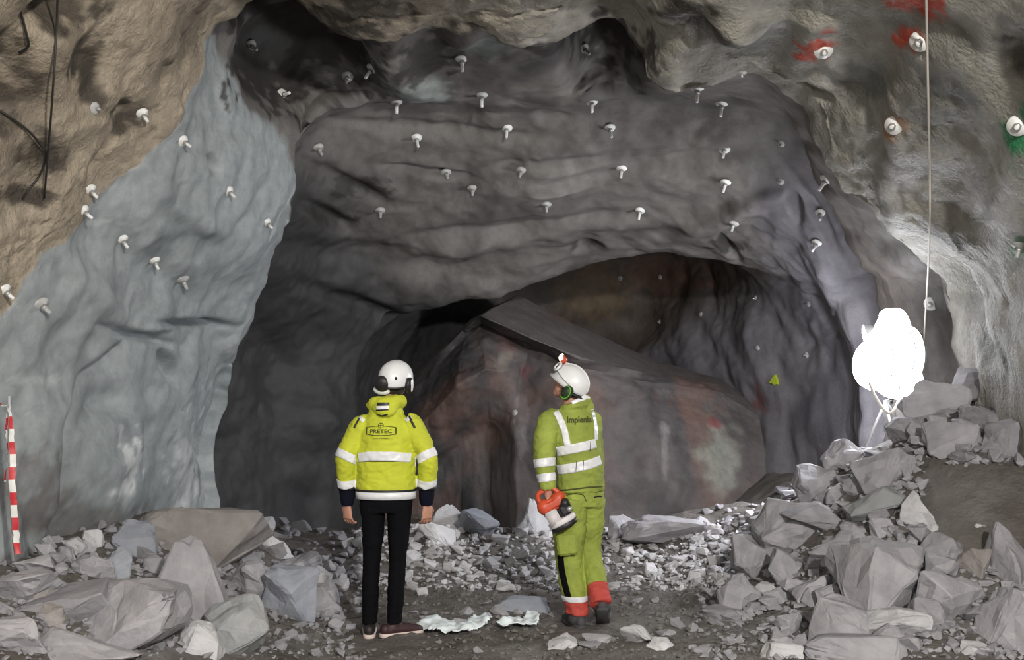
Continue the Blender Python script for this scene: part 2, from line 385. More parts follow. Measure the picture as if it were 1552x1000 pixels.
# pale sprayed patches, dirt, wet mud and paint marks, and shade painted into hollows
SPOTN = fbm(flat2 * 7.0 + 31.7, 4).reshape(NV, NU)
def spot(cx, cy, rx, ry, col, amt, v0, v1, rag=0.5, soft=0.35):
    global COLR
    d = np.sqrt(((pxg - cx) / rx) ** 2 + ((pyg - cy) / ry) ** 2)
    n = SPOTN
    w = (1 - sstep(1 - soft, 1 + soft, d + rag * n * 2)) * amt * (vis & (vgrid >= v0) & (vgrid <= v1))
    COLR = mixc(COLR, np.broadcast_to(np.array(col), COLR.shape), w)
spot(562, 95, 26, 26, (.30, .31, .28), .8, 3, 5)
spot(625, 130, 48, 22, (.27, .30, .29), .8, 3, 5.4)
spot(740, 75, 40, 12, (.25, .28, .27), .6, 3, 5)
SHADE_DARK = (.040, .037, .034)  # shadow of the lip and hollows painted dark onto the vault rock
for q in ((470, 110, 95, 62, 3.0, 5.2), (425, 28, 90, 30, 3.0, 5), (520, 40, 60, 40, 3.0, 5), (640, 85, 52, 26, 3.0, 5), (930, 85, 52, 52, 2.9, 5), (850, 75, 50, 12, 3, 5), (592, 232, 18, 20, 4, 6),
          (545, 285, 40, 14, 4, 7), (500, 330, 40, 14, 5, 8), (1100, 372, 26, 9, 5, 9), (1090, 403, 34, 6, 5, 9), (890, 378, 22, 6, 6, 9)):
    spot(q[0], q[1], q[2], q[3], SHADE_DARK, .88, q[4], q[5], rag=.55, soft=.16)
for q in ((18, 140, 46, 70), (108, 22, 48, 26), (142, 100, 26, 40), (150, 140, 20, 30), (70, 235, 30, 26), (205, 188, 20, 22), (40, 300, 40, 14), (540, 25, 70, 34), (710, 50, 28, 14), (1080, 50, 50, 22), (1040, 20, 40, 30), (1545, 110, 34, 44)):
    spot(q[0], q[1], q[2], q[3], (.045, .037, .029), .9, 2, 3.0, rag=.7, soft=.4)  # shaded hollows of the brown wall painted dark, plus a stain by a bolt
spot(1420, 160, 40, 60, (.15, .15, .145), .6, 2, 3, soft=.5)
spot(1310, 135, 40, 26, (.13, .14, .135), .7, 2, 3, soft=.5)
spot(1360, 270, 24, 70, (.50, .49, .48), .6, 2, 3.1, soft=.5)
spot(1535, 300, 26, 80, (.50, .49, .46), .5, 2, 3, soft=.5)
spot(845, 270, 40, 26, (.24, .235, .22), .6, 4, 7, soft=.6)
for (a, b, r) in [(1236, 74, 24), (1372, 62, 22), (1385, 8, 36), (1400, 18, 26)]:
    spot(a, b, r, r * .7, (.52, .07, .03), .95, 2, 3.2, rag=.9, soft=.25)
spot(1356, 190, 17, 16, (.45, .20, .09), .7, 2, 3.2)
spot(1545, 205, 22, 34, (.03, .22, .09), .95, 2, 3.2, rag=.8)
spot(1548, 378, 12, 18, (.12, .32, .19), .7, 2, 3.2, rag=.8)
spot(205, 690, 12, 30, (.6, .62, .62), .8, 3, 5, rag=1.2)
spot(190, 745, 16, 8, (.6, .62, .62), .9, 3, 5, rag=1.2)
spot(305, 720, 16, 60, (.5, .52, .52), .7, 3, 5.05, rag=1.5)
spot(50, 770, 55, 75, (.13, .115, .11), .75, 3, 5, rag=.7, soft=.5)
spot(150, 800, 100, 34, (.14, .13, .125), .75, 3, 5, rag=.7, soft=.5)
spot(140, 335, 40, 5, (.5, .52, .52), .5, 3, 5, rag=1.3)
spot(60, 575, 26, 6, (.5, .52, .52), .5, 3, 5, rag=1.3)
spot(1010, 420, 70, 26, (.17, .10, .07), .7, 9, 12)
spot(900, 440, 50, 40, (.16, .11, .06), .6, 9, 12)
spot(1150, 606, 9, 16, (.24, .06, .05), .6, 9, 11, rag=.8)
spot(1345, 560, 40, 90, (.24, .22, .22), .5, 3, 5.4)

UCUT = [0, int(np.searchsorted(us, 6.0)), int(np.searchsorted(us, 13.6)), NU - 1]
def grid_object(name, G, C, Gr):
    nv, nu = G.shape[:2]
    me = bpy.data.meshes.new(name)
    idx = np.arange(nv * nu).reshape(nv, nu)
    f = np.stack([idx[:-1, :-1], idx[:-1, 1:], idx[1:, 1:], idx[1:, :-1]], -1).reshape(-1, 4)
    me.vertices.add(nv * nu); me.vertices.foreach_set('co', G.reshape(-1).astype(np.float32))
    me.loops.add(f.size); me.loops.foreach_set('vertex_index', f.reshape(-1).astype(np.int32))
    me.polygons.add(len(f)); me.polygons.foreach_set('loop_start', np.arange(0, f.size, 4, dtype=np.int32))
    me.update(calc_edges=True); me.validate()
    a = me.attributes.new('Col', 'FLOAT_COLOR', 'POINT')
    rgba = np.concatenate([np.clip(C, 0.01, 0.95).reshape(-1, 3), np.ones((nv * nu, 1))], 1)
    a.data.foreach_set('color', rgba.reshape(-1).astype(np.float32))
    g = me.attributes.new('Grit', 'FLOAT', 'POINT')
    g.data.foreach_set('value', Gr.reshape(-1).astype(np.float32))
    o = link(name, me, M['lining'])
    o['kind'] = 'structure'
    return o
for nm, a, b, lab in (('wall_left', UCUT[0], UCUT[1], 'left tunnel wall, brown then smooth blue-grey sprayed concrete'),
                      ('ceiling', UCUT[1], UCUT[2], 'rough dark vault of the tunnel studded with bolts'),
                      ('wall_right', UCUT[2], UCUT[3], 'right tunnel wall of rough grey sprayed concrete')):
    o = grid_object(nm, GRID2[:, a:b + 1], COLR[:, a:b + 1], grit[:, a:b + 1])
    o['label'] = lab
idx = np.arange(NV * NU).reshape(NV, NU)
quads = np.stack([idx[:-1, :-1], idx[:-1, 1:], idx[1:, 1:], idx[1:, :-1]], -1).reshape(-1, 4)
BVH_L = BVHTree.FromPolygons([tuple(v) for v in flat2], quads.tolist())
NRM2 = grid_normals(GRID2, axis_pt)

# the rock face at the end: a great wedge-shaped block with a sloping flat top
WB = [[(560, 640, 15), (600, 600, 14.9), (650, 545, 14.9), (715, 482, 14.9), (785, 446, 14.9), (840, 476, 14.9), (900, 504, 15), (1000, 548, 15.2), (1092, 575, 15.3), (1170, 610, 15.2)],
      [(560, 645, 14.8), (598, 608, 14.6), (646, 556, 14.4), (702, 500, 14.2), (727, 478, 13.7), (806, 513, 13.5), (880, 543, 13.7), (985, 566, 14.2), (1090, 583, 14.7), (1170, 625, 14.8)],
      [(560, 655, 14.7), (598, 618, 14.5), (650, 570, 14.3), (704, 512, 14.3), (734, 492, 14.4), (803, 524, 14.3), (876, 556, 13.9), (985, 578, 14.05), (1088, 594, 14.5), (1170, 640, 14.6)],
      [(560, 700, 14.6), (600, 680, 14.4), (650, 630, 14.1), (692, 585, 13.75), (735, 560, 13.8), (790, 562, 14.2), (870, 615, 13.75), (985, 640, 13.85), (1085, 660, 14.2), (1170, 690, 14.4)],
      [(560, 770, 14.5), (600, 755, 14.4), (650, 720, 14.4), (700, 670, 14.4), (742, 650, 14.35), (782, 660, 13.95), (870, 710, 13.6), (985, 722, 13.7), (1080, 740, 14), (1170, 760, 14.2)],
      [(560, 930, 14.4), (600, 930, 14.3), (650, 930, 14.4), (700, 930, 14.4), (745, 930, 14.2), (785, 930, 13.8), (870, 930, 13.5), (985, 930, 13.6), (1080, 930, 13.9), (1170, 930, 14.1)]]
WB = np.array([[P(*q) for q in r] for r in WB])
WU, WV = 230, 170
def lerp_grid(Gc, nu, nv, sm=0.35):
    kr, kc = Gc.shape[:2]
    def res(A, n):          # along axis 0
        t = np.linspace(0, A.shape[0] - 1, n); i = np.minimum(t.astype(int), A.shape[0] - 2); f = t - i
        fs = f * (1 - sm) + (f * f * (3 - 2 * f)) * sm
        sh = (n,) + (1,) * (A.ndim - 1)
        return A[i] * (1 - fs.reshape(sh)) + A[i + 1] * fs.reshape(sh)
    A = res(Gc, nv)
    return np.swapaxes(res(np.swapaxes(A, 0, 1), nu), 0, 1)
WG = lerp_grid(WB, WU, WV)
WN = grid_normals(WG, np.broadcast_to(np.array([0.5, 6, 2.6]), WG.shape))
wf = WG.reshape(-1, 3)
wd = 0.07 * fbm(wf * 1.1 + 4, 3) + 0.05 * (fbm(wf * 3 + 8, 4)) + 0.012 * fbm(wf * 12, 2)
wd = wd.reshape(WV, WU)
trow = np.linspace(0, 5, WV)[:, None]
wd = wd * (0.35 + 0.65 * sstep(0.9, 1.6, trow))
WG = WG + WN * wd[..., None]
wf = WG.reshape(-1, 3)
wc = mixc(np.broadcast_to(np.array([0.115, 0.10, 0.098]), WG.shape), np.array([0.075, 0.068, 0.07]), sstep(0, .45, fbm(wf * 1.4 + 70, 4)).reshape(WV, WU))
ucol = np.broadcast_to(np.linspace(0, 9, WU)[None, :], (WV, WU))
wc = mixc(wc, np.array([0.052, 0.05, 0.052]), 1 - sstep(3.2, 5.0, ucol + 2 * fbm(wf * 1.2 + 33, 3).reshape(WV, WU)))  # left end of the face darkened, its shade painted into the rock
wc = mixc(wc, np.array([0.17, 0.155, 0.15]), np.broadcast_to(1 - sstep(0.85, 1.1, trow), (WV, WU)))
wc = mixc(wc, np.array([0.17, 0.105, 0.085]), sstep(.05, .4, fbm(wf * 1.0 + 15, 3)).reshape(WV, WU) * 0.6)
COLR_keep = COLR
def wspot(cx, cy, rx, ry, col, amt, rag=.5, soft=.35):
    global wc
    X = CX + F * WG[..., 0] / WG[..., 1]; Y = HY - F * (WG[..., 2] - CAMZ) / WG[..., 1]
    d = np.sqrt(((X - cx) / rx) ** 2 + ((Y - cy) / ry) ** 2)
    n = fbm(wf * 4 + cx, 4).reshape(WV, WU)
    wc = mixc(wc, np.broadcast_to(np.array(col), wc.shape), (1 - sstep(1 - soft, 1 + soft, d + rag * 2 * n)) * amt)
wspot(1092, 695, 26, 45, (.30, .31, .27), .7, soft=.6)
wspot(768, 520, 16, 16, (.17, .08, .075), .45, rag=.9)
wspot(765, 545, 14, 14, (.26, .23, .2), .6)
wspot(797, 560, 8, 14, (.17, .06, .06), .5, rag=.9)
wspot(1050, 590, 30, 30, (.16, .10, .08), .6, rag=.9)
wspot(1080, 642, 10, 6, (.24, .05, .06), .6, rag=1.2)
wspot(1007, 680, 6, 40, (.26, .24, .24), .6)
wspot(790, 650, 12, 40, (.22, .20, .20), .6)
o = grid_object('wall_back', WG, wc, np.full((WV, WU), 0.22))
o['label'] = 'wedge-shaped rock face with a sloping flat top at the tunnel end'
wq = np.arange(WV * WU).reshape(WV, WU)
wquads = np.stack([wq[:-1, :-1], wq[:-1, 1:], wq[1:, 1:], wq[1:, :-1]], -1).reshape(-1, 4)
BVH_W = BVHTree.FromPolygons([tuple(v) for v in wf], wquads.tolist())

def hit(px, py):
    d = Vector(((px - CX) / F, 1, (HY - py) / F)); dn = d.normalized()
    best = None
    for b in (BVH_L, BVH_W):
        loc, n, i, dist = b.ray_cast(Vector((0, 0, CAMZ)), dn)
        if loc is not None and (best is None or dist < best[2]):
            if n.dot(dn) > 0: n = -n
            best = (loc, n, dist)
    return best

# ------------------------------------------------------------------ floor with its rubble banks
def ground(x, y):
    x = np.asarray(x, float); y = np.asarray(y, float)
    crest = np.interp(x, [1.3, 2.0, 2.4, 2.95, 3.5, 4.4, 5.5], [0.0, .18, .58, 1.02, 1.34, 1.75, 2.0])
    hr = crest * sstep(6.3, 9.3, y) * (1 - 0.55 * sstep(9.4, 11.5, y))
    hl = 0.60 * sstep(-1.35, -2.9, x) * sstep(4.2, 6.7, y) * (1 - .5 * sstep(9.6, 11, y))
    hb = 0.22 * sstep(9.4, 11.4, y) * sstep(-2.6, -1.2, x) * (1 - sstep(2.2, 2.9, x)) + 0.14 * sstep(9.0, 10.6, y) * np.exp(-((x + 1.0) / .5) ** 2) + 0.12 * sstep(9.3, 10.4, y) * np.exp(-((x - 1.9) / .5) ** 2)
    return hr + hl + hb * (1 - sstep(11.3, 12.6, y)) - 0.28 * sstep(11.3, 12.8, y) * (1 - sstep(2.6, 3.4, np.abs(x)))
gx = np.linspace(-5, 5.5, 300); gy = np.concatenate([np.linspace(-9, 6, 20), np.linspace(6.05, 17, 300)])
GX, GY = np.meshgrid(gx, gy)
GZ = ground(GX, GY)
gp = np.stack([GX.ravel(), GY.ravel(), np.zeros(GX.size)], 1)
GZ = GZ + (0.035 * fbm(gp * 1.6, 3) + 0.03 * fbm(gp * 6, 3) + 0.014 * fbm(gp * 18, 2)).reshape(GX.shape)
FG = np.stack([GX, GY, GZ], -1)
fcn = fbm(gp * 1.2 + 5, 4).reshape(GX.shape)
fc = mixc(np.broadcast_to(np.array([0.135, 0.122, 0.112]), FG.shape), np.array([0.20, 0.19, 0.18]), sstep(-.1, .5, fcn))
fc = mixc(fc, np.array([0.085, 0.073, 0.06]), sstep(.05, .45, fbm(gp * 2.6 + 50, 3)).reshape(GX.shape) * .8)
o = grid_object('floor', FG, fc, np.full(GX.shape, 0.5))
o['label'] = 'dark gravelly tunnel floor banked up with broken rock'
fi = np.arange(GX.size).reshape(GX.shape)
fq = np.stack([fi[:-1, :-1], fi[:-1, 1:], fi[1:, 1:], fi[1:, :-1]], -1).reshape(-1, 4)
BVH_F = BVHTree.FromPolygons([tuple(v) for v in FG.reshape(-1, 3)], fq.tolist())
def gz(x, y):
    loc, n, i, d = BVH_F.ray_cast(Vector((x, y, 6)), Vector((0, 0, -1)))
    return loc.z if loc else 0.0
def floor_hit(px, py):
    d = Vector(((px - CX) / F, 1, (HY - py) / F)).normalized()
    loc, n, i, dist = BVH_F.ray_cast(Vector((0, 0, CAMZ)), d)
    return loc

# ------------------------------------------------------------------ rocks
def rock_mesh(seed, npts=14, detail=2, rough=0.05, dims=(1, 1, 1), boxy=0.55, peak=0.0):
    rnd = random.Random(seed)
    bm = bmesh.new()
    for i in range(npts):
        v = Vector((rnd.gauss(0, 1), rnd.gauss(0, 1), rnd.gauss(0, 1))).normalized()
        m = max(abs(v.x), abs(v.y), abs(v.z))
        v = v * (1 - boxy) + (v / m) * boxy
        bm.verts.new(v * rnd.uniform(0.82, 1.0))
    r = bmesh.ops.convex_hull(bm, input=bm.verts)
    bmesh.ops.delete(bm, geom=[g for g in r['geom_interior'] if isinstance(g, bmesh.types.BMVert)], context='VERTS')
    bmesh.ops.dissolve_limit(bm, angle_limit=R(14), verts=bm.verts, edges=bm.edges)
    if detail:
        bmesh.ops.bevel(bm, geom=list(bm.edges), offset=0.045, segments=1, affect='EDGES')
        bmesh.ops.triangulate(bm, faces=bm.faces)
        for _ in range(detail):
            long_e = [e for e in bm.edges if e.calc_length() > 0.22]
            bmesh.ops.subdivide_edges(bm, edges=long_e, cuts=1)
            bmesh.ops.triangulate(bm, faces=bm.faces)
        bm.normal_update()
        off = Vector((seed * 1.37 % 50, seed * 2.11 % 50, 3.3))
        for v in bm.verts:
            n = mnoise.fractal(v.co * 1.7 + off, 0.8, 2.2, 4)
            v.co += v.normal * n * rough * 1.6
            v.co.z += 0.03 * mnoise.noise(v.co * 6 + off)
    lo = Vector((min(v.co[i] for v in bm.verts) for i in range(3))); hi = Vector((max(v.co[i] for v in bm.verts) for i in range(3)))
    for v in bm.verts:
        for i in range(3):
            v.co[i] = ((v.co[i] - lo[i]) / (hi[i] - lo[i]) - 0.5) * dims[i]
        if peak:
            t = v.co.z / dims[2] + 0.5
            v.co.x = v.co.x * (1.12 - peak * t) - 0.12 * peak * t * dims[0]; v.co.y *= 1.12 - peak * t
    return bm_mesh(bm, 'rock')
BIG = [  # px, py, width, height in pixels, material, name, label
 (36, 866, 96, 44, 'rock', 'rock_slab', 'low flat pale slab at the left frame edge below the striped tape'),
 (52, 903, 74, 44, 'rock_brown', 'boulder', 'dark brown rock tucked under the flat slab at the left frame edge'),
 (106, 917, 130, 66, 'rock', 'boulder', 'broad rounded light grey boulder near the left frame edge'),
 (22, 972, 92, 70, 'rock', 'boulder', 'large grey boulder in the bottom left corner'),
 (78, 942, 40, 48, 'rock_brown', 'boulder', 'small upright rust-brown rock between the bottom left boulders'),
 (198, 945, 138, 112, 'rock', 'rock_slab', 'big tilted grey slab leaning against the peaked boulder on the left'),
 (292, 888, 146, 132, 'rock', 'boulder', 'large peaked boulder with a sharp ridge in the middle of the left heap'),
 (308, 818, 164, 92, 'rock_brown', 'boulder', 'large brownish rounded boulder at the top of the left heap by the wall edge'),
 (207, 826, 54, 66, 'rock_blue', 'boulder', 'bluish boulder left of the brownish rounded one on the left heap'),
 (122, 983, 160, 54, 'rock', 'rock_slab', 'wide low slab at the bottom edge beneath the tilted grey slab'),
 (300, 976, 62, 58, 'rock_pale', 'boulder', 'pale angular block at the bottom edge under the peaked boulder'),
 (362, 958, 92, 100, 'rock_green', 'boulder', 'greenish grey boulder at the right foot of the left heap'),
 (436, 908, 88, 90, 'rock_blue', 'boulder', 'rounded blue-grey boulder at the right end of the left heap'),
 (378, 884, 74, 62, 'rock', 'boulder', 'grey boulder between the peaked boulder and the blue-grey one'),
 (118, 808, 28, 26, 'rock_pale', 'stone', 'small pale stone on top of the left heap, left one of a pair'),
 (143, 818, 30, 30, 'rock_pale', 'stone', 'small pale stone on top of the left heap, right one of a pair'),
 (58, 832, 56, 28, 'rock', 'stone', 'low grey stone just right of the foot of the striped tape'),
 (98, 846, 44, 30, 'rock', 'stone', 'grey stone on the left heap above the broad rounded boulder'),
 (140, 864, 62, 40, 'rock', 'stone', 'blocky grey stone on the left heap below the pair of pale stones'),
 (178, 862, 48, 56, 'rock_blue', 'stone', 'upright blue-grey stone below the bluish boulder on the left'),
 (238, 862, 36, 36, 'rock', 'stone', 'grey stone wedged under the left side of the brownish rounded boulder'),
 (20, 926, 50, 36, 'rock', 'stone', 'grey stone at the left frame edge above the corner boulder'),
 (396, 812, 26, 36, 'rock', 'stone', 'narrow upright stone right of the brownish rounded boulder'),
 (416, 830, 52, 34, 'rock_pale', 'stone', 'pale stone with a pointed top right of the brownish rounded boulder'),
 (456, 860, 54, 40, 'rock', 'stone', 'grey stone above the rounded blue-grey boulder on the left'),
 (482, 880, 40, 40, 'rock_pale', 'stone', 'pale stone at the right tip of the left heap'),
 (486, 916, 62, 48, 'rock', 'stone', 'grey stone just left of the standing worker at shin height'),
 (1342, 716, 90, 66, 'rock', 'boulder', 'large pale boulder high on the right heap left of the brown dirt bank'),
 (1278, 694, 62, 52, 'rock', 'boulder', 'grey boulder on the left shoulder of the right heap below the lamp'),
 (1303, 662, 42, 32, 'rock', 'stone', 'small pointed stone at the top left edge of the right heap below the lamp'),
 (1232, 736, 56, 56, 'rock', 'boulder', 'blocky grey boulder on the left edge of the right heap'),
 (1250, 788, 116, 46, 'rock', 'rock_slab', 'long flat slab jutting out to the right on the left flank of the right heap'),
 (1196, 806, 92, 84, 'rock', 'boulder', 'big grey boulder at the left flank of the right heap under the long slab'),
 (1322, 768, 84, 56, 'rock_green', 'boulder', 'greenish grey boulder below the large pale boulder on the right heap'),
 (1390, 782, 48, 66, 'rock_pale', 'boulder', 'upright pale boulder beside the brown dirt bank on the right heap'),
 (1336, 888, 118, 122, 'rock', 'boulder', 'biggest boulder of the right heap, squarish, in its middle'),
 (1420, 838, 66, 56, 'rock', 'boulder', 'grey boulder below the brown dirt bank, up and right of the biggest boulder'),
 (1258, 836, 64, 60, 'rock', 'boulder', 'angular grey boulder left of the biggest boulder on the right heap'),
 (1294, 816, 40, 44, 'rock', 'stone', 'grey stone above the biggest boulder of the right heap'),
 (1194, 864, 54, 54, 'rock', 'stone', 'grey stone below the big left flank boulder on the right heap'),
 (1232, 894, 56, 46, 'rock', 'stone', 'pale grey stone left of the biggest boulder near the heap foot'),
 (1140, 852, 56, 74, 'rock', 'boulder', 'rounded grey boulder where the right heap meets the bright far stones'),
 (1118, 906, 60, 62, 'rock', 'boulder', 'grey boulder at the left foot of the right heap'),
 (1268, 952, 92, 84, 'rock', 'boulder', 'large grey boulder low on the right heap, left of centre'),
 (1300, 988, 140, 44, 'rock', 'rock_slab', 'wide low slab at the bottom edge under the right heap'),
 (1350, 948, 96, 50, 'rock_pale', 'rock_slab', 'pale slab below the biggest boulder of the right heap'),
 (1442, 912, 96, 86, 'rock', 'boulder', 'broad rough boulder right of the biggest boulder on the right heap'),
 (1480, 858, 52, 50, 'rock_brown', 'boulder', 'brownish boulder under the dirt bank near the right frame edge'),
 (1538, 848, 64, 96, 'rock', 'boulder', 'tall grey boulder at the right frame edge below the dirt bank'),
 (1532, 950, 84, 108, 'rock', 'boulder', 'large boulder in the bottom right corner'),
 (1406, 938, 46, 60, 'rock', 'stone', 'upright grey stone between the biggest boulder and the broad rough one'),
 (1474, 988, 48, 30, 'rock_pale', 'stone', 'pale stone at the bottom edge near the right corner'),
 (1532, 672, 70, 66, 'rock', 'boulder', 'grey boulder at the right frame edge above the dirt bank'),
 (1442, 668, 74, 52, 'rock', 'boulder', 'grey boulder above the dirt bank on the right heap'),
 (1492, 640, 64, 44, 'rock', 'boulder', 'flattish boulder high on the right heap near the frame edge'),
 (1414, 616, 104, 70, 'rock', 'boulder', 'wide grey boulder on the crest of the right heap beside the lamp'),
 (1508, 580, 104, 72, 'rock', 'boulder', 'wide boulder on the crest of the right heap at the frame edge'),
 (1372, 656, 52, 42, 'rock', 'stone', 'grey stone just below the lamp on the right heap'),
 (1180, 990, 64, 30, 'rock_pale', 'stone', 'pale stone at the bottom edge left of the right heap'),
 (1096, 934, 62, 26, 'rock', 'stone', 'flat stone on the floor at the left foot of the right heap'),
 (1300, 740, 40, 36, 'rock', 'stone', 'grey stone under the left side of the large pale boulder on the right'),
 (1160, 900, 34, 30, 'rock_pale', 'stone', 'pale stone between the foot boulders of the right heap'),
 (1475, 700, 40, 26, 'rock', 'stone', 'grey stone at the upper edge of the brown dirt bank'),
 (1484, 806, 20, 22, 'rock_pale', 'stone', 'small pale stone lying alone on the brown dirt bank'),
 (1410, 806, 20, 22, 'rock_pale', 'stone', 'small pale stone at the left edge of the dirt bank'),
 (684, 788, 62, 40, 'rock_pale', 'boulder', 'pointed grey boulder on the far heap right of the standing worker'),
 (722, 796, 62, 46, 'rock_blue', 'boulder', 'rounded blue-grey boulder on top of the far heap between the workers'),
 (662, 812, 50, 38, 'rock_pale', 'boulder', 'pale boulder on the far heap beside the standing worker\'s right hand'),
 (812, 790, 56, 62, 'rock_pale', 'boulder', 'pale pointed rock just left of the walking worker\'s tool'),
 (1012, 806, 124, 44, 'rock', 'rock_slab', 'long low slab on the far heap right of the walking worker'),
 (950, 806, 52, 44, 'rock', 'boulder', 'grey boulder right behind the walking worker\'s hip'),
 (1084, 804, 24, 18, 'rock_pale', 'stone', 'small white stone on top of the bright far heap'),
 (790, 920, 76, 26, 'rock_blue', 'rock_slab', 'flat bluish stone on the floor left of the walking worker\'s boots'),
 (966, 964, 50, 36, 'rock_pale', 'stone', 'largest pale stone on the floor right of the walking worker\'s boots'),
 (852, 978, 40, 28, 'rock_pale', 'stone', 'pale stone at the bottom edge below the walking worker'),
 (1000, 980, 36, 24, 'rock_pale', 'stone', 'pale stone near the bottom edge right of the largest pale floor stone'),
 (905, 972, 40, 20, 'rock', 'stone', 'flat grey stone just below the walking worker\'s boots'),
]
rnd = random.Random(11)
occupied = [(-.86, 7.41, .42), (-.72, 7.45, .3), (.44, 7.74, .45), (.56, 7.72, .4)]
for i, (px, py, w, h, m, nm, lab) in enumerate(BIG):
    g = floor_hit(px, min(py + 0.30 * h, 1040))
    D = g.y + 0.10
    if px < 300:
        D = min(D, (2.92 - 0.45 * w * D / F) * F / (CX - px))       # clear of the left wall
    dims = (w * D / F * 1.16, (w + h) * 0.55 * D / F, h * D / F * 1.18)
    me = rock_mesh(100 + i, npts=rnd.choice([11, 13, 15]), detail=2, rough=0.07, dims=dims, peak=0.72 if ('peaked' in lab.split(' in ')[0] and 'leaning' not in lab and 'between' not in lab and 'under' not in lab or 'pointed' in lab) else 0.0)
    c = P(px, py, D)
    o = link(nm, me, M[m], smooth=False)
    z = c[2]
    gnd = gz(c[0], c[1])
    if z - dims[2] / 2 > gnd - 0.02:
        z = gnd - 0.02 + dims[2] / 2
    o.location = (c[0], c[1], z)
    tag(o, lab, 'boulder' if nm == 'boulder' else ('slab' if nm == 'rock_slab' else 'stone'), 'broken rock of the tunnel heaps')
    occupied.append((c[0], c[1], max(dims) * 0.5))

# middling stones: individuals sharing a few meshes
VAR = [rock_mesh(500 + i, npts=9 + i % 5, detail=1, rough=0.05) for i in range(10)]
for v in VAR: v.materials.append(M['rock'])
VARP = [v.copy() for v in VAR]
for v in VARP:
    v.materials.clear(); v.materials.append(M['rock_pale'])
def scatter(n, region, smin, smax, label, group, meshes, power=1.6, flatk=0.7, skip=None):
    k = 0; tries = 0
    while k < n and tries < n * 60:
        tries += 1
        px = rnd.uniform(region[0], region[2]); py = rnd.uniform(region[1], region[3])
        if skip and skip(px, py): continue
        g = floor_hit(px, py)
        if g is None or g.y > 12.6 or abs(g.x) > 4.2: continue
        s = (smin + (smax - smin) * rnd.random() ** power) * g.y / F
        if any((g.x - a) ** 2 + (g.y - b) ** 2 < (0.55 * r) ** 2 for a, b, r in occupied): continue
        o = bpy.data.objects.new('stone', meshes[rnd.randrange(len(meshes))])
        COL.objects.link(o)
        sc = (s * rnd.uniform(.8, 1.3), s * rnd.uniform(.8, 1.3), s * flatk * rnd.uniform(.8, 1.3))
        o.scale = sc
        o.rotation_euler = (rnd.uniform(-.4, .4), rnd.uniform(-.4, .4), rnd.uniform(0, 6.28))
        o.location = (g.x, g.y, g.z + sc[2] * 0.22)
        occupied.append((g.x, g.y, s * 0.5))
        tag(o, label, 'stone', group)
        k += 1
def on_bank(px, py): return px > 1400 and 705 < py < 850 and (py - 705) > (1552 - px) * -0.2 and px > 1400
scatter(54, (0, 800, 520, 985), 18, 42, 'small grey stone filling the gaps of the left rubble heap', 'gap stones of the left heap', VAR)
scatter(92, (1130, 600, 1552, 985), 18, 46, 'small grey stone filling the gaps of the right rubble heap', 'gap stones of the right heap', VAR, skip=on_bank)
scatter(56, (600, 800, 838, 900), 12, 28, 'fist-sized pale stone in the far heap between the two workers', 'stones of the far heap between the workers', VARP)
scatter(56, (915, 812, 1135, 892), 11, 24, 'fist-sized bright stone in the far heap right of the walking worker', 'bright stones right of the walking worker', VARP)
scatter(12, (490, 815, 545, 900), 14, 30, 'grey stone in the far heap left of the standing worker\'s legs', 'stones left of the standing worker', VARP)
scatter(26, (620, 885, 1200, 990), 14, 34, 'small flat stone lying loose on the dark floor around the workers', 'loose stones on the floor', VAR, flatk=.45)
# finer rubble nobody could count
def rubble(name, n, region, smin, smax, mat, label, seed, skip=None):
    r = random.Random(seed)
    base = []
    for i in range(8):
        bm = bmesh.new()
        for _ in range(9):
            v = Vector((r.gauss(0, 1), r.gauss(0, 1), r.gauss(0, 1))).normalized() * r.uniform(.8, 1)
            bm.verts.new(v)
        q = bmesh.ops.convex_hull(bm, input=bm.verts)
        bmesh.ops.delete(bm, geom=[g for g in q['geom_interior'] if isinstance(g, bmesh.types.BMVert)], context='VERTS')
        bm.verts.index_update()
        base.append((np.array([v.co[:] for v in bm.verts]), [[v.index for v in f.verts] for f in bm.faces])); bm.free()
    vs_, fs_ = [], []; off = 0
    k = 0; tries = 0
    while k < n and tries < 8 * n:
        tries += 1
        px = r.uniform(region[0], region[2]); py = r.uniform(region[1], region[3])
        if 540 < px < 640 and 935 < py < 985 or 840 < px < 935 and 915 < py < 965: continue
        if skip and skip(px, py): continue
        g = floor_hit(px, py)
        if g is None or g.y > 12.8: continue
        s = 0.5 * (smin + (smax - smin) * r.random() ** 2.5) * g.y / F
        bv, bf = base[r.randrange(8)]
        m = np.array(Matrix.Rotation(r.uniform(0, 6.28), 3, Vector((r.gauss(0, 1), r.gauss(0, 1), r.gauss(0, 1))).normalized()))
        v = (bv @ m.T) * s * np.array([1.1, 1.1, .75]) + np.array([g.x, g.y, g.z + s * .2])
        vs_.append(v); fs_ += [[a + off for a in f] for f in bf]; off += len(v); k += 1
    me = bpy.data.meshes.new(name)
    me.from_pydata(np.concatenate(vs_).tolist(), [], fs_); me.update()
    o = link(name, me, M[mat], smooth=False)
    tag(o, label, 'rubble', kind='stuff')
rubble('rubble', 1100, (0, 790, 560, 1000), 8, 28, 'rock', 'fine broken rock strewn over the left heap', 1)
rubble('rubble', 1700, (1050, 560, 1552, 1000), 8, 28, 'rock', 'fine broken rock strewn over the right heap', 2, skip=on_bank)
rubble('rubble', 1500, (540, 795, 1140, 895), 7, 18, 'rock_pale', 'fine pale broken rock of the far heap behind the workers', 3)
rubble('gravel', 1700, (380, 880, 1260, 1000), 4, 14, 'gravel', 'dark gravel strewn over the floor around the workers', 4)

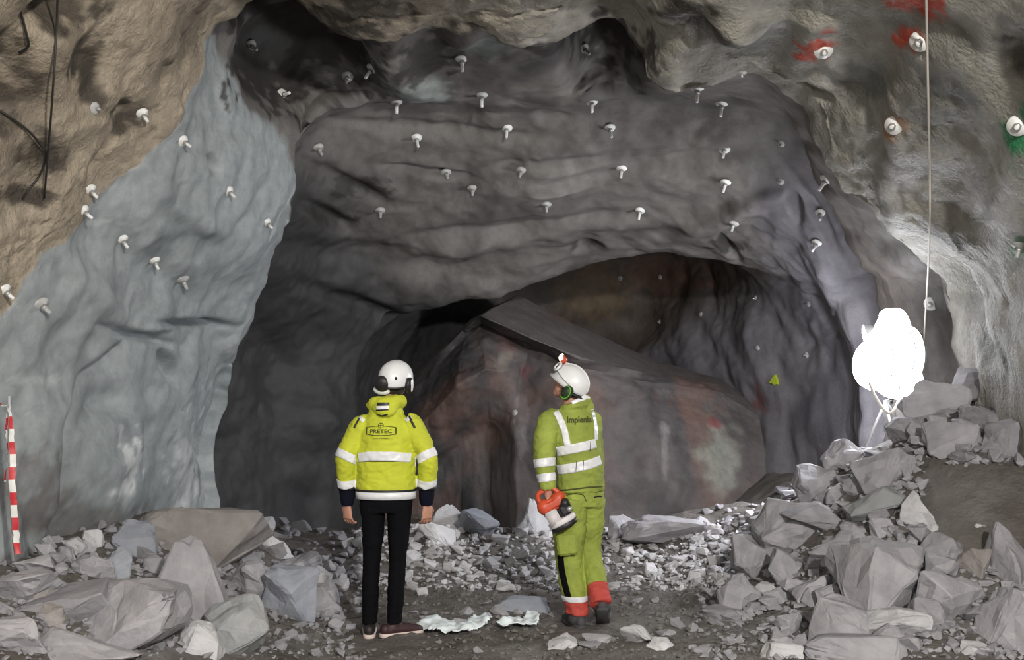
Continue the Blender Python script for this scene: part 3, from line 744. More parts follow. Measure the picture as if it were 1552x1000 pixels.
#@@PART2
# ------------------------------------------------------------------ mesh building tools for parts
def frame_from(z, up=(0, 0, 1)):
    z = Vector(z).normalized(); up = Vector(up)
    if abs(z.dot(up)) > 0.97: up = Vector((0, 1, 0))
    x = up.cross(z).normalized(); y = z.cross(x)
    return Matrix((x, y, z)).transposed()
def tube(bm, pts, rad, seg=14, cap=True, ref=(1, 0, 0), mtx=None, sub=0):
    """rings along pts; rad: radius or (along ref, across) per point"""
    pts = [Vector(p) for p in pts]
    rad = [(r, r) if not isinstance(r, (tuple, list)) else r for r in rad]
    if sub:
        P2, R2 = [], []
        n = len(pts)
        for i in range(n - 1):
            p0, p1, p2, p3 = pts[max(i - 1, 0)], pts[i], pts[i + 1], pts[min(i + 2, n - 1)]
            for j in range(sub):
                t = j / sub
                P2.append(0.5 * ((2 * p1) + (p2 - p0) * t + (2 * p0 - 5 * p1 + 4 * p2 - p3) * t * t + (3 * p1 - p0 - 3 * p2 + p3) * t ** 3))
                s = t * t * (3 - 2 * t)
                R2.append(tuple(rad[i][a] * (1 - s) + rad[i + 1][a] * s for a in (0, 1)))
        P2.append(pts[-1]); R2.append(rad[-1]); pts, rad = P2, R2
    rings = []
    ref = Vector(ref)
    for i, p in enumerate(pts):
        t = (pts[min(i + 1, len(pts) - 1)] - pts[max(i - 1, 0)]).normalized()
        a = ref - t * ref.dot(t)
        if a.length < 1e-3: a = Vector((0, 1, 0)) - t * t.y
        a.normalize(); b = t.cross(a)
        ring = []
        for k in range(seg):
            an = 2 * math.pi * k / seg
            q = p + a * math.cos(an) * rad[i][0] + b * math.sin(an) * rad[i][1]
            if mtx is not None: q = mtx @ q
            ring.append(bm.verts.new(q))
        rings.append(ring)
    for i in range(len(rings) - 1):
        for k in range(seg):
            bm.faces.new((rings[i][k], rings[i][(k + 1) % seg], rings[i + 1][(k + 1) % seg], rings[i + 1][k]))
    if cap:
        bm.faces.new(list(reversed(rings[0]))); bm.faces.new(rings[-1])
def ball(bm, c, r, rot=None, mtx=None, u=18, v=12):
    r = (r, r, r) if not isinstance(r, (tuple, list)) else r
    m = Matrix.Translation(Vector(c)) @ (rot.to_4x4() if rot is not None else Matrix.Identity(4)) @ Matrix.Diagonal((*r, 1))
    if mtx is not None: m = mtx @ m
    bmesh.ops.create_uvsphere(bm, u_segments=u, v_segments=v, radius=1, matrix=m)
def box(bm, c, d, rot=None, bev=0.0, mtx=None):
    m = Matrix.Translation(Vector(c)) @ (rot.to_4x4() if rot is not None else Matrix.Identity(4)) @ Matrix.Diagonal((*d, 1))
    if mtx is not None: m = mtx @ m
    r = bmesh.ops.create_cube(bm, size=1, matrix=m)
    if bev:
        es = list({e for v in r['verts'] for e in v.link_edges})
        bmesh.ops.bevel(bm, geom=es, offset=bev, segments=2, affect='EDGES')
def merge(bm, voxel, smooth=4, name='m', fold=0.0, fscale=(9, 9, 9), seed=0, fmask=None):
    """voxel union of everything in bm, smoothed; optional cloth folds"""
    bmesh.ops.recalc_face_normals(bm, faces=bm.faces)
    me = bm_mesh(bm, 'tmp')
    o = bpy.data.objects.new('tmp', me); COL.objects.link(o)
    rm = o.modifiers.new('r', 'REMESH'); rm.mode = 'VOXEL'; rm.voxel_size = voxel
    if smooth:
        sm = o.modifiers.new('s', 'SMOOTH'); sm.iterations = smooth; sm.factor = 0.5
    dg = bpy.context.evaluated_depsgraph_get()
    out = bpy.data.meshes.new_from_object(o.evaluated_get(dg))
    bpy.data.objects.remove(o); bpy.data.meshes.remove(me)
    out.name = name
    if fold:
        n = len(out.vertices)
        co = np.empty(n * 3, np.float32); out.vertices.foreach_get('co', co); co = co.reshape(-1, 3).astype(float)
        no = np.empty(n * 3, np.float32); out.vertices.foreach_get('normal', no); no = no.reshape(-1, 3)
        f = fbm(co * np.array(fscale) + seed, 3) + 0.6 * (0.5 - np.abs(fbm(co * np.array(fscale) * 1.7 + seed + 9, 2)) * 2)
        k = fold if fmask is None else fold * fmask(co)
        co = co + no * (f * k)[:, None]
        out.vertices.foreach_set('co', co.reshape(-1).astype(np.float32)); out.update()
    return out
def slice_of(me, planes, test, off=0.004, thick=0.003, name='band'):
    """a band lying on a garment: the garment between planes, lifted off its surface"""
    bm = bmesh.new(); bm.from_mesh(me)
    for co, no in planes:
        bmesh.ops.bisect_plane(bm, geom=bm.verts[:] + bm.edges[:] + bm.faces[:], plane_co=co, plane_no=no, clear_inner=True, clear_outer=False)
    bmesh.ops.delete(bm, geom=[f for f in bm.faces if not test(f.calc_center_median())], context='FACES')
    bm.normal_update()
    for v in bm.verts: v.co += v.normal * off
    bmesh.ops.solidify(bm, geom=bm.faces[:], thickness=thick)
    return bm_mesh(bm, name)
def bvh_of(me):
    return BVHTree.FromPolygons([v.co[:] for v in me.vertices], [p.vertices[:] for p in me.polygons])
def drape(bvh, x, z, off=0.005, y0=-1.2, d=(0, 1, 0)):
    loc, n, i, dist = bvh.ray_cast(Vector((x, y0, z)), Vector(d))
    return None if loc is None else (loc - Vector(d) * off)
def strip_on(bvh, pts, width, off=0.006, n=40, seg=6):
    """a ribbon laid on a garment following points (x, z) seen from behind"""
    pts = [Vector((p[0], p[1])) for p in pts]
    bm = bmesh.new(); prev = None
    L = [0]
    for a, b in zip(pts, pts[1:]): L.append(L[-1] + (b - a).length)
    for i in range(n + 1):
        s = L[-1] * i / n; j = 0
        while j < len(L) - 2 and s > L[j + 1]: j += 1
        t = (s - L[j]) / max(L[j + 1] - L[j], 1e-6)
        p = pts[j].lerp(pts[j + 1], t); d = (pts[j + 1] - pts[j]).normalized(); nn = Vector((-d.y, d.x))
        row = []
        for k in range(-1, seg + 2):
            q = p + nn * (min(max(k, 0), seg) / seg - .5) * width
            h_ = drape(bvh, q.x, q.y, off if 0 <= k <= seg else -.002)
            row.append(h_)
        if any(r is None for r in row): prev = None; continue
        vs_ = [bm.verts.new(r) for r in row]
        if prev:
            for k in range(len(vs_) - 1): bm.faces.new((prev[k], prev[k + 1], vs_[k + 1], vs_[k]))
        prev = vs_
    return bm_mesh(bm, 'strip')
def text_on(bvh, s, x, z, size, xs=1.0, off=0.006, bold=0.0, slope=0.0):
    cu = bpy.data.curves.new('t', 'FONT'); cu.body = s; cu.size = size; cu.align_x = 'CENTER'; cu.align_y = 'CENTER'; cu.offset = bold; cu.resolution_u = 3
    o = bpy.data.objects.new('t', cu); COL.objects.link(o)
    dg = bpy.context.evaluated_depsgraph_get()
    me = bpy.data.meshes.new_from_object(o.evaluated_get(dg))
    bpy.data.objects.remove(o)
    bm = bmesh.new(); bm.from_mesh(me); bpy.data.meshes.remove(me)
    bmesh.ops.triangulate(bm, faces=bm.faces)
    bmesh.ops.subdivide_edges(bm, edges=[e for e in bm.edges if e.calc_length() > size * .35], cuts=1)
    last = None
    for v in bm.verts:
        q = drape(bvh, x + v.co.x * xs, z + v.co.y + slope * v.co.x * xs, off)
        if q is None: q = last or Vector((x, 0, z))
        last = q; v.co = q
    return bm_mesh(bm, 'print')
def line_on(bvh, pts, width, off=0.006):
    return strip_on(bvh, pts, width, off, n=max(10, len(pts) * 5), seg=1)
def join_meshes(ms, name):
    bm = bmesh.new()
    for m_ in ms: bm.from_mesh(m_)
    for m_ in ms: bpy.data.meshes.remove(m_)
    return bm_mesh(bm, name)

# ------------------------------------------------------------------ rock bolts
def disc_mesh(r, h, seg=18, cup=0.0):
    bm = bmesh.new()
    prof = [(0.0, h + cup), (r * .45, h + cup), (r * .6, h + cup * .3), (r * .96, h * .9), (r, h * .5), (r, 0.0)]
    rings = []
    for (rr, zz) in prof[1:]:
        rings.append([bm.verts.new((rr * math.cos(2 * math.pi * k / seg), rr * math.sin(2 * math.pi * k / seg), zz)) for k in range(seg)])
    top = bm.verts.new((0, 0, prof[0][1]))
    for k in range(seg): bm.faces.new((top, rings[0][k], rings[0][(k + 1) % seg]))
    for a, b in zip(rings, rings[1:]):
        for k in range(seg): bm.faces.new((a[k], b[k], b[(k + 1) % seg], a[(k + 1) % seg]))
    bm.faces.new(list(reversed(rings[-1])))
    bmesh.ops.recalc_face_normals(bm, faces=bm.faces)
    return bm_mesh(bm, 'plate')
def nut_mesh(r, h):
    bm = bmesh.new()
    tube(bm, [(0, 0, 0), (0, 0, h * .8), (0, 0, h)], [r, r, r * .82], seg=6)
    return bm_mesh(bm, 'nut')
def shank_mesh(r, h):
    bm = bmesh.new()
    tube(bm, [(0, 0, -.03), (0, 0, h * .5), (0, 0, h * .97), (0, 0, h)], [r * 1.15, r, r * .9, r * .7], seg=10)
    return bm_mesh(bm, 'shank')
PL, NT = disc_mesh(.058, .012, cup=.014), nut_mesh(.026, .028)
SH = {k: shank_mesh(.0155, k) for k in (.06, .10, .13)}
PLS, SHS = disc_mesh(.040, .008, cup=.008), shank_mesh(.012, .045)
for m_ in (PL, *SH.values()): m_.materials.append(M['bolt_white'])
NT.materials.append(M['bolt_steel'])
PLS.materials.append(M['bolt_grey']); SHS.materials.append(M['bolt_steel'])
DIRTY = {id(m_): m_.copy() for m_ in (PL, *SH.values())}
for m_ in DIRTY.values():
    m_.materials.clear(); m_.materials.append(M['bolt_grey'])
BOLTS = [  # px, py, kind, label
 (215, 172, 'l', 'white bolt beside a dark rust stain on the brown left wall'),
 (136, 288, 'l', 'short white bolt on the brown wall near the end of the hanging cable'),
 (126, 320, 'l', 'white bolt at the brown and blue-grey boundary on the left wall'),
 (144, 164, 's', 'tiny bolt stub high on the brown left wall right of the cable'),
 (6, 440, 'l', 'white bolt at the left frame edge where the brown coating ends'),
 (277, 214, 'l', 'topmost white bolt on the blue-grey left wall'),
 (346, 290, 'l', 'white bolt with a dark rust spot below it on the blue-grey wall'),
 (185, 363, 'l', 'white bolt on the upper left part of the blue-grey wall'),
 (234, 395, 'l', 'white bolt in the middle of the blue-grey wall with a long shadow'),
 (404, 338, 'l', 'white bolt near the right edge of the blue-grey wall'),
 (277, 430, 'd', 'dull bolt above the dark ledge crack of the blue-grey wall'),
 (62, 468, 'd', 'dull bolt low on the far left of the blue-grey wall'),
 (380, 75, 'd', 'bolt at the far upper left of the vault beside the brown lip'),
 (428, 150, 'c', 'bolt in the dark upper left hollow of the vault'),
 (482, 230, 'd', 'dull bolt on the left vault right of the blue-grey wall top'),
 (527, 122, 'd', 'small bolt left of the brown rock knob hanging from the vault'),
 (564, 110, 'c', 'bright bolt under the brown rock knob of the vault'),
 (601, 160, 'c', 'bright bolt below the pale greenish patch of the vault'),
 (700, 95, 'c', 'bright bolt high in the middle of the vault right of the greenish patch'),
 (730, 150, 'c', 'bolt in the upper middle of the vault below the highest one'),
 (631, 215, 'c', 'bolt right of the small black hollow in the left vault'),
 (768, 200, 'c', 'bolt in the centre of the vault, third one down'),
 (884, 80, 'd', 'dim bolt in the big dark hollow at the top of the vault'),
 (897, 160, 'c', 'bright bolt right below the big dark hollow of the vault'),
 (924, 200, 'c', 'bolt right of the vault centre, below the bright one under the hollow'),
 (942, 262, 'c', 'bright bolt right of the pale rounded bulge in the vault'),
 (970, 325, 'c', 'bolt low on the vault, right of centre, above the rear cavity'),
 (828, 316, 'd', 'dull bolt low in the middle of the vault'),
 (790, 265, 'd', 'dull bolt just left of the pale rounded bulge in the vault'),
 (676, 268, 'd', 'dull bolt below the black hollow line in the left vault'),
 (716, 292, 'd', 'dull bolt a little below and left of the vault centre'),
 (576, 325, 'd', 'dull bolt low on the left vault'),
 (1057, 140, 'c', 'bright slanting bolt at the lip left of the two upper right bolts'),
 (1094, 163, 'c', 'bright bolt just right of the slanting one at the vault lip'),
 (1098, 232, 'c', 'bright bolt with a long stub on the right part of the vault'),
 (1100, 283, 'c', 'bright bolt right under the long-stubbed one on the right vault'),
 (1112, 345, 'd', 'dull bolt low on the right vault above the twin black slits'),
 (1124, 110, 's', 'small bolt stub on the brown lip at the upper right of the vault'),
 (1252, 278, 'c', 'bolt in the shadowed groove at the right of the vault'),
 (1243, 330, 'c', 'bolt on the right vault ridge, upper one of two'),
 (1238, 375, 'c', 'bright bolt on the right vault ridge, lower one of two'),
 (1184, 218, 's', 'small bolt stub in the dark upper right of the vault'),
 (1183, 275, 's', 'small bolt stub on the right vault left of the ridge'),
 (1248, 76, 'r', 'round white plate beside a red paint splash on the upper right wall'),
 (1395, 62, 'r', 'round white plate behind the hanging cord at the top right'),
 (1355, 190, 'r', 'round white plate ringed with orange on the right wall'),
 (1543, 190, 'r', 'round white plate on green paint at the right frame edge'),
 (1411, 460, 'r', 'white plate low on the right wall beside the hanging cord'),
 (1546, 378, 'd', 'greenish bolt at the right frame edge below the green paint'),
 (1145, 452, 's', 'small ring-like bolt on the rear right wall, upper left of four'),
 (1225, 460, 's', 'small bolt on the rear right wall, upper right of four'),
 (1148, 527, 's', 'small ring-like bolt on the rear right wall, lower left of four'),
 (1222, 538, 's', 'small bolt on the rear right wall, lower right of four'),
 (1000, 420, 's', 'small bolt at the top of the rear cavity, right one'),
 (940, 422, 's', 'small bolt at the top of the rear cavity, left one'),
 (1000, 488, 's', 'small bolt in the dark middle of the rear cavity'),
 (1062, 476, 's', 'small bolt at the right side of the rear cavity'),
 (780, 625, 's', 'small bolt on the rock face left of the walking worker\'s shoulder'),
]
rb = random.Random(5)
for (px, py, kd, lab) in BOLTS:
    hh = hit(px, py - (6 if kd in 'cd' else 0))
    if hh is None: continue
    loc, n, dist = hh
    n = n.normalized()
    # average the normal over a neighbourhood: plates sit flush on the general surface
    acc = Vector((0, 0, 0))
    for (ax, ay) in ((0, 0), (14, 0), (-14, 0), (0, 14), (0, -14), (10, 10), (-10, -10)):
        q = hit(px + ax, py + ay)
        if q and (q[0] - loc).length < .6: acc += q[1]
    n = acc.normalized() if acc.length > 0 else n
    if kd in 'cd':
        n = (n + Vector((rb.uniform(-.12, .12), -0.15, -0.65))).normalized()
    elif kd == 'l':
        n = (n + Vector((.1, -.2, -.55))).normalized()
    elif kd == 'r':
        n = (n + Vector((0, -.9, -.15))).normalized()
    rt = empty('rock_bolt', loc - n * .004)
    rt.rotation_euler = frame_from(n).to_euler()
    tag(rt, lab, 'bolt', 'rock bolts in the tunnel lining')
    if kd == 's':
        link('plate', PLS, None, rt); link('shank', SHS, None, rt)
    else:
        L = {'c': .13, 'd': .10, 'l': .10, 'r': .06}[kd]
        a, b = (PL, SH[L])
        if kd == 'd': a, b = DIRTY[id(PL)], DIRTY[id(SH[L])]
        p = link('plate', a, None, rt); s = link('shank', b, None, rt); nu = link('nut', NT, None, rt)
        nu.location = (0, 0, .026)
        if kd == 'r':
            p.scale = (1.15, 1.15, 1.2)
        if kd == 'l':
            p.scale = s.scale = nu.scale = (.82, .82, .9)
    del rt

# ------------------------------------------------------------------ hanging cables, striped tape, scrap
def cable(name, pts, r, mat, label, cat):
    bm = bmesh.new(); tube(bm, pts, [r] * len(pts), seg=8, sub=4)
    o = link(name, bm_mesh(bm, name), mat)
    tag(o, label, cat)
    return o
def near_wall(px, py, off):
    h_ = hit(px, py)
    return h_[0] + (Vector((0, 0, CAMZ)) - h_[0]).normalized() * off
cable('hanging_cable', [near_wall(a, b, d) for a, b, d in ((88, -30, .05), (86, 40, .10), (82, 110, .16), (77, 180, .18), (72, 240, .14), (67, 300, .05))], .0065, M['cord_black'],
      'thin black cable hanging down the brown left wall', 'cable')
cable('looped_cable', [near_wall(a, b, d) for a, b, d in ((20, -10, .03), (32, 22, .05), (41, 55, .05), (43, 70, .03), (30, 80, .01))], .0075, M['cord_black'],
      'short black cable at the upper left corner of the brown wall', 'cable')
cable('branching_cable', [near_wall(a, b, d) for a, b, d in ((0, 168, .01), (22, 182, .04), (45, 200, .05), (62, 220, .06), (70, 232, .08), (66, 252, .05), (56, 272, .04), (44, 286, .03), (34, 302, .0))], .007, M['cord_black'],
      'thin black cable slanting across the brown wall to the hanging one', 'cable')
cable('hanging_rope', [near_wall(a, b, d) for a, b, d in ((1403, -40, .06), (1405, 60, .08), (1407, 160, .15), (1409, 260, .25), (1409, 340, .45), (1406, 420, .6), (1401, 500, .55), (1397, 575, .3))], .0075, M['cord_white'],
      'thin pale cord hanging in front of the right wall down to the lamp', 'rope')

def mat_stripes():
    m = bpy.data.materials.new('red_white_stripes'); m.use_nodes = True
    nt = m.node_tree; b = nt.nodes['Principled BSDF']; b.inputs['Roughness'].default_value = .45
    at = nt.nodes.new('ShaderNodeAttribute'); at.attribute_name = 'along'
    w = nt.nodes.new('ShaderNodeMath'); w.operation = 'FRACT'
    nt.links.new(at.outputs['Fac'], w.inputs[0])
    g = nt.nodes.new('ShaderNodeMath'); g.operation = 'GREATER_THAN'; g.inputs[1].default_value = .5
    nt.links.new(w.outputs[0], g.inputs[0])
    mx = nt.nodes.new('ShaderNodeMix'); mx.data_type = 'RGBA'
    mx.inputs[6].default_value = (.75, .74, .72, 1); mx.inputs[7].default_value = (.55, .03, .04, 1)
    nt.links.new(g.outputs[0], mx.inputs[0]); nt.links.new(mx.outputs[2], b.inputs['Base Color'])
    return m
M['stripes'] = mat_stripes()
def tape_mesh(path, width, period, seed):
    rt_ = random.Random(seed)
    vs_, fs_, al = [], [], []
    s = 0; prev = None
    dense = []
    for a, b in zip(path, path[1:]):
        for j in range(8): dense.append(Vector(a).lerp(Vector(b), j / 8))
    dense.append(Vector(path[-1]))
    ph = rt_.uniform(0, 6)
    for i, p in enumerate(dense):
        if prev is not None: s += (p - prev).length
        prev = p
        tw = ph + 1.1 * math.sin(s * 3 + seed)
        d = Vector((math.cos(tw), math.sin(tw) * .6, .0)) * width / 2
        j = Vector((rt_.uniform(-.004, .004), rt_.uniform(-.006, .006), 0))
        for q in (p - d + j, p + j + Vector((0, .006 * math.sin(9 * s), 0)), p + d + j):
            vs_.append(q); al.append(s / period)
        if i:
            k = 3 * i
            fs_ += [(k - 3, k - 2, k + 1, k), (k - 2, k - 1, k + 2, k + 1)]
    me = bpy.data.meshes.new('tape'); me.from_pydata([v[:] for v in vs_], [], fs_); me.update()
    a = me.attributes.new('along', 'FLOAT', 'POINT'); a.data.foreach_set('value', al)
    return me
DT = 6.45
tp = empty('barrier_tape', P(20, 815, DT))
tag(tp, 'red and white striped barrier tape hung on a thin stake at the left edge', 'barrier tape')
inv = Vector(tp.location)
def rel(px, py, D=DT): return Vector(P(px, py, D)) - inv
bm = bmesh.new(); tube(bm, [rel(14, 600), rel(15, 700), rel(20, 850)], [.009, .009, .009], seg=8)
link('stake', bm_mesh(bm), M['lamp_metal'], tp)
o = link('tape', tape_mesh([rel(14, 612, 6.42), rel(17, 650, 6.4), rel(19, 700, 6.42), rel(18, 740, 6.4), rel(22, 780, 6.41), rel(27, 840, 6.42)], .038, .15, 3), M['stripes'], tp)
o = link('tape', tape_mesh([rel(13, 614, 6.44), rel(10, 650, 6.46), rel(12, 690, 6.46), rel(7, 730, 6.44)], .03, .15, 8), M['stripes'], tp)
o = link('tape', tape_mesh([rel(14, 612, 6.43), rel(6, 616, 6.45), rel(-8, 606, 6.5), rel(-40, 600, 6.5)], .032, .15, 12), M['stripes'], tp)

hs = hit(1175, 578)
bm = bmesh.new()
fr = frame_from(hs[1]).to_4x4(); fr.translation = hs[0] + hs[1] * .01
sh_ = [(-.095, -.03), (-.03, .06), (.02, .10), (.05, .05), (.085, -.05), (.04, -.045), (.0, -.06), (-.04, -.02)]
lo_ = [bm.verts.new(fr @ Vector((a * .9, b * .9, 0))) for a, b in sh_]
up_ = [bm.verts.new(fr @ Vector((a * .8, b * .8, .03 + .015 * math.sin(7 * a + 3 * b)))) for a, b in sh_]
bm.faces.new(up_); bm.faces.new(list(reversed(lo_)))
for k in range(len(sh_)): bm.faces.new((lo_[k], lo_[(k + 1) % len(sh_)], up_[(k + 1) % len(sh_)], up_[k]))
bmesh.ops.recalc_face_normals(bm, faces=bm.faces)
tag(link('plastic_scrap', bm_mesh(bm), M['foil'], smooth=False), 'small yellow-green scrap stuck on the rear right wall', 'scrap')

# crumpled pale sheet on the floor between the workers
def sheet(name, pts, label, seed):
    """pts: outline (px,py) on the floor"""
    w3 = [floor_hit(a, b) for a, b in pts]
    xs = [p.x for p in w3]; ys = [p.y for p in w3]
    n = 34
    r = random.Random(seed)
    poly = [(p.x, p.y) for p in w3]
    def inside(x, y):
        c = False; j = len(poly) - 1
        for i in range(len(poly)):
            xi, yi = poly[i]; xj, yj = poly[j]
            if (yi > y) != (yj > y) and x < (xj - xi) * (y - yi) / (yj - yi) + xi: c = not c
            j = i
        return c
    bm = bmesh.new(); V = {}
    for a in range(n + 1):
        for b in range(n + 1):
            x = min(xs) + (max(xs) - min(xs)) * a / n; y = min(ys) + (max(ys) - min(ys)) * b / n
            z = gz(x, y) + .035 + .05 * abs(mnoise.noise(Vector((x * 7, y * 5, seed)))) + .02 * mnoise.noise(Vector((x * 19, y * 15, seed)))
            V[a, b] = (x, y, z)
    cache = {}
    def vv(k):
        if k not in cache: cache[k] = bm.verts.new(V[k])
        return cache[k]
    for a in range(n):
        for b in range(n):
            cx = (V[a, b][0] + V[a + 1, b][0]) / 2; cy = (V[a, b][1] + V[a, b + 1][1]) / 2
            if inside(cx, cy): bm.faces.new((vv((a, b)), vv((a + 1, b)), vv((a + 1, b + 1)), vv((a, b + 1))))
    bm.normal_update()
    bmesh.ops.solidify(bm, geom=bm.faces[:], thickness=0.006)
    tag(link(name, bm_mesh(bm), M['sheet']), label, 'plastic sheet', 'pale plastic on the floor')
sheet('plastic_sheet', [(630, 958), (634, 950), (650, 944), (672, 946), (690, 950), (704, 952), (716, 940), (735, 936), (746, 944), (735, 954), (706, 964), (690, 966), (655, 964)], 'bright bluish-white plastic sheet lying right of the standing worker\'s shoe', 2)
sheet('plastic_sheet', [(752, 954), (775, 944), (795, 940), (806, 930), (818, 940), (816, 952), (790, 954), (766, 958)], 'pale crumpled plastic piece nearer the walking worker', 5)

# ------------------------------------------------------------------ the work lamp on the right
lt = empty('work_lamp', (0, 0, 0))
LX, LY, LZ = P(1343, 540, 9.95)
base_z = gz(LX, LY)
lt.location = (LX, LY, base_z)
tag(lt, 'dazzling white work lamp on a tripod behind the right rubble heap', 'lamp')
hz = LZ - base_z
def flood_head(pos, aim, rx, rz, mat):
    """domed diffuser in a dished housing"""
    m_ = frame_from(aim).to_4x4(); m_.translation = Vector(pos)
    bm = bmesh.new()
    prof = [(.05, .045), (.45, .04), (.8, .022), (.96, .004), (1.0, -.012)]
    tube(bm, [(0, 0, z) for r, z in reversed(prof)], [(rx * r, rz * r) for r, z in reversed(prof)], seg=32, mtx=m_)
    bmesh.ops.recalc_face_normals(bm, faces=bm.faces)
    d = link('diffuser', bm_mesh(bm), mat, lt)
    bm = bmesh.new()
    prof = [(.985, .004), (.99, -.02), (.9, -.08), (.6, -.14), (.25, -.17), (.1, -.18)]
    tube(bm, [(0, 0, z) for r, z in prof], [(rx * r, rz * r) for r, z in prof], seg=32, mtx=m_)
    bmesh.ops.recalc_face_normals(bm, faces=bm.faces)
    link('housing', bm_mesh(bm), M['lamp_metal'], lt)
flood_head((-.02, -.10, hz + .0), (-.82, -.55, .10), .30, .33, M['lamp'])  # overlapping heads, shaped to give the outline of the lamp's glare
flood_head((.02, -.06, hz + .20), (-.75, -.60, .20), .19, .25, M['lamp'])
flood_head((.15, -.12, hz + .00), (-.74, -.66, .05), .16, .27, M['lamp'])
flood_head((-.14, -.06, hz - .07), (-.88, -.46, .05), .26, .24, M['lamp'])
flood_head((.05, -.14, hz - .22), (-.72, -.68, .0), .24, .17, M['lamp'])
flood_head((-.02, .26, hz + .02), (-.84, .34, -.36), .27, .30, M['added_lamp_strong'])  # added head hidden behind the others, brightens the far stones
flood_head((.06, .10, hz + .40), (-.10, .05, 1), .09, .09, M['lamp'])  # added head facing up, brightens the ceiling and the right wall band
bm = bmesh.new(); tube(bm, [(.07, .09, hz - .40), (.07, .09, hz + .12), (.07, .09, hz + .16)], [.03, .03, .02], seg=14)
link('head_bracket', bm_mesh(bm), M['lamp_metal'], lt)
bm = bmesh.new(); tube(bm, [(.07, .09, hz - .42), (0.03, .04, hz - .42), (0, 0, hz - .42)], [.025, .025, .025], seg=12)
link('cross_arm', bm_mesh(bm), M['lamp_metal'], lt)
bm = bmesh.new(); tube(bm, [(0, 0, .12), (0, 0, hz - .40)], [.022, .022], seg=12)
link('pole', bm_mesh(bm), M['lamp_metal'], lt)
for k in range(3):
    a = 2.1 * k + .4
    bm = bmesh.new(); tube(bm, [(0, 0, .40), (.25 * math.cos(a), .25 * math.sin(a), gz(LX + .25 * math.cos(a), LY + .25 * math.sin(a)) - base_z)], [.014, .014], seg=8)
    link('leg', bm_mesh(bm), M['lamp_metal'], lt)
cable('lamp_cable', [Vector(P(*q)) for q in ((1318, 580, 9.72), (1326, 600, 9.70), (1338, 618, 9.68), (1350, 626, 9.60), (1360, 612, 9.66), (1364, 590, 9.72), (1372, 570, 9.74))], .014, M['cord_white'],
      'white cable looping below the dazzling lamp', 'cable')

# ------------------------------------------------------------------ people
def hand_into(bm, wrist, direction, palm_n, side, curl=0.75, s=1.0):
    """palm, four unequal curled fingers and a thumb; direction: wrist to knuckles, palm_n: where the palm faces, side: +1 when thumb is on +t"""
    d = Vector(direction).normalized(); n = Vector(palm_n); n = (n - d * n.dot(d)).normalized(); t = d.cross(n) * side
    w = Vector(wrist)
    pl = .088 * s
    tube(bm, [w - d * .02, w + d * .02, w + d * pl * .6, w + d * pl], [(.024 * s, .019 * s), (.032 * s, .017 * s), (.040 * s, .016 * s), (.037 * s, .013 * s)], seg=12, ref=t)
    for i, (off, L, r) in enumerate(((.030, .074, .0086), (.010, .084, .0090), (-.010, .077, .0086), (-.029, .060, .0076))):
        p = w + d * (pl - .010) + t * off * s * 1.14
        pts = [p]; ang = 0
        for j, fr_ in enumerate((.45, .30, .25)):
            ang += curl * (0.75, 0.9, 0.6)[j]
            pts.append(pts[-1] + (d * math.cos(ang) + n * math.sin(ang)) * L * s * fr_ * 1.05)
        tube(bm, pts, [r * s * 1.08, r * s, r * s * .95, r * s * .8], seg=8, ref=t)
    p = w + d * .022 * s + t * .030 * s
    pts = [p, p + (d * .65 + t * .6 + n * .35).normalized() * .034 * s]
    pts.append(pts[-1] + (d * .8 + t * .1 + n * .6).normalized() * .030 * s)
    pts.append(pts[-1] + (d * .75 - t * .1 + n * .7).normalized() * .024 * s)
    tube(bm, pts, [.014 * s, .0115 * s, .0105 * s, .0085 * s], seg=8, ref=n)
def head_into(bm, H):
    """head around the local origin (centre of the skull), looking along +Y"""
    ball(bm, (0, -.012, .03), (.074, .094, .088), mtx=H)
    ball(bm, (0, .022, -.035), (.060, .068, .075), mtx=H)
    ball(bm, (0, .052, -.085), (.036, .034, .028), mtx=H)          # chin
    ball(bm, (0, .040, -.060), (.050, .045, .035), mtx=H)          # jaw
    tube(bm, [(0, .078, .022), (0, .094, -.005), (0, .104, -.024), (0, .084, -.034)], [.010, .012, .015, .010], seg=8, mtx=H)
    ball(bm, (0, .080, .030), (.052, .014, .010), mtx=H)           # brow
    ball(bm, (0, .082, -.052), (.024, .010, .0075), mtx=H)         # upper lip
    ball(bm, (0, .079, -.063), (.021, .010, .0075), mtx=H)         # lower lip
    for s in (-1, 1):
        ball(bm, (s * .035, .062, -.008), (.022, .016, .018), mtx=H)   # cheek
        ball(bm, (s * .077, -.008, -.008), (.011, .020, .032), mtx=H)  # ear
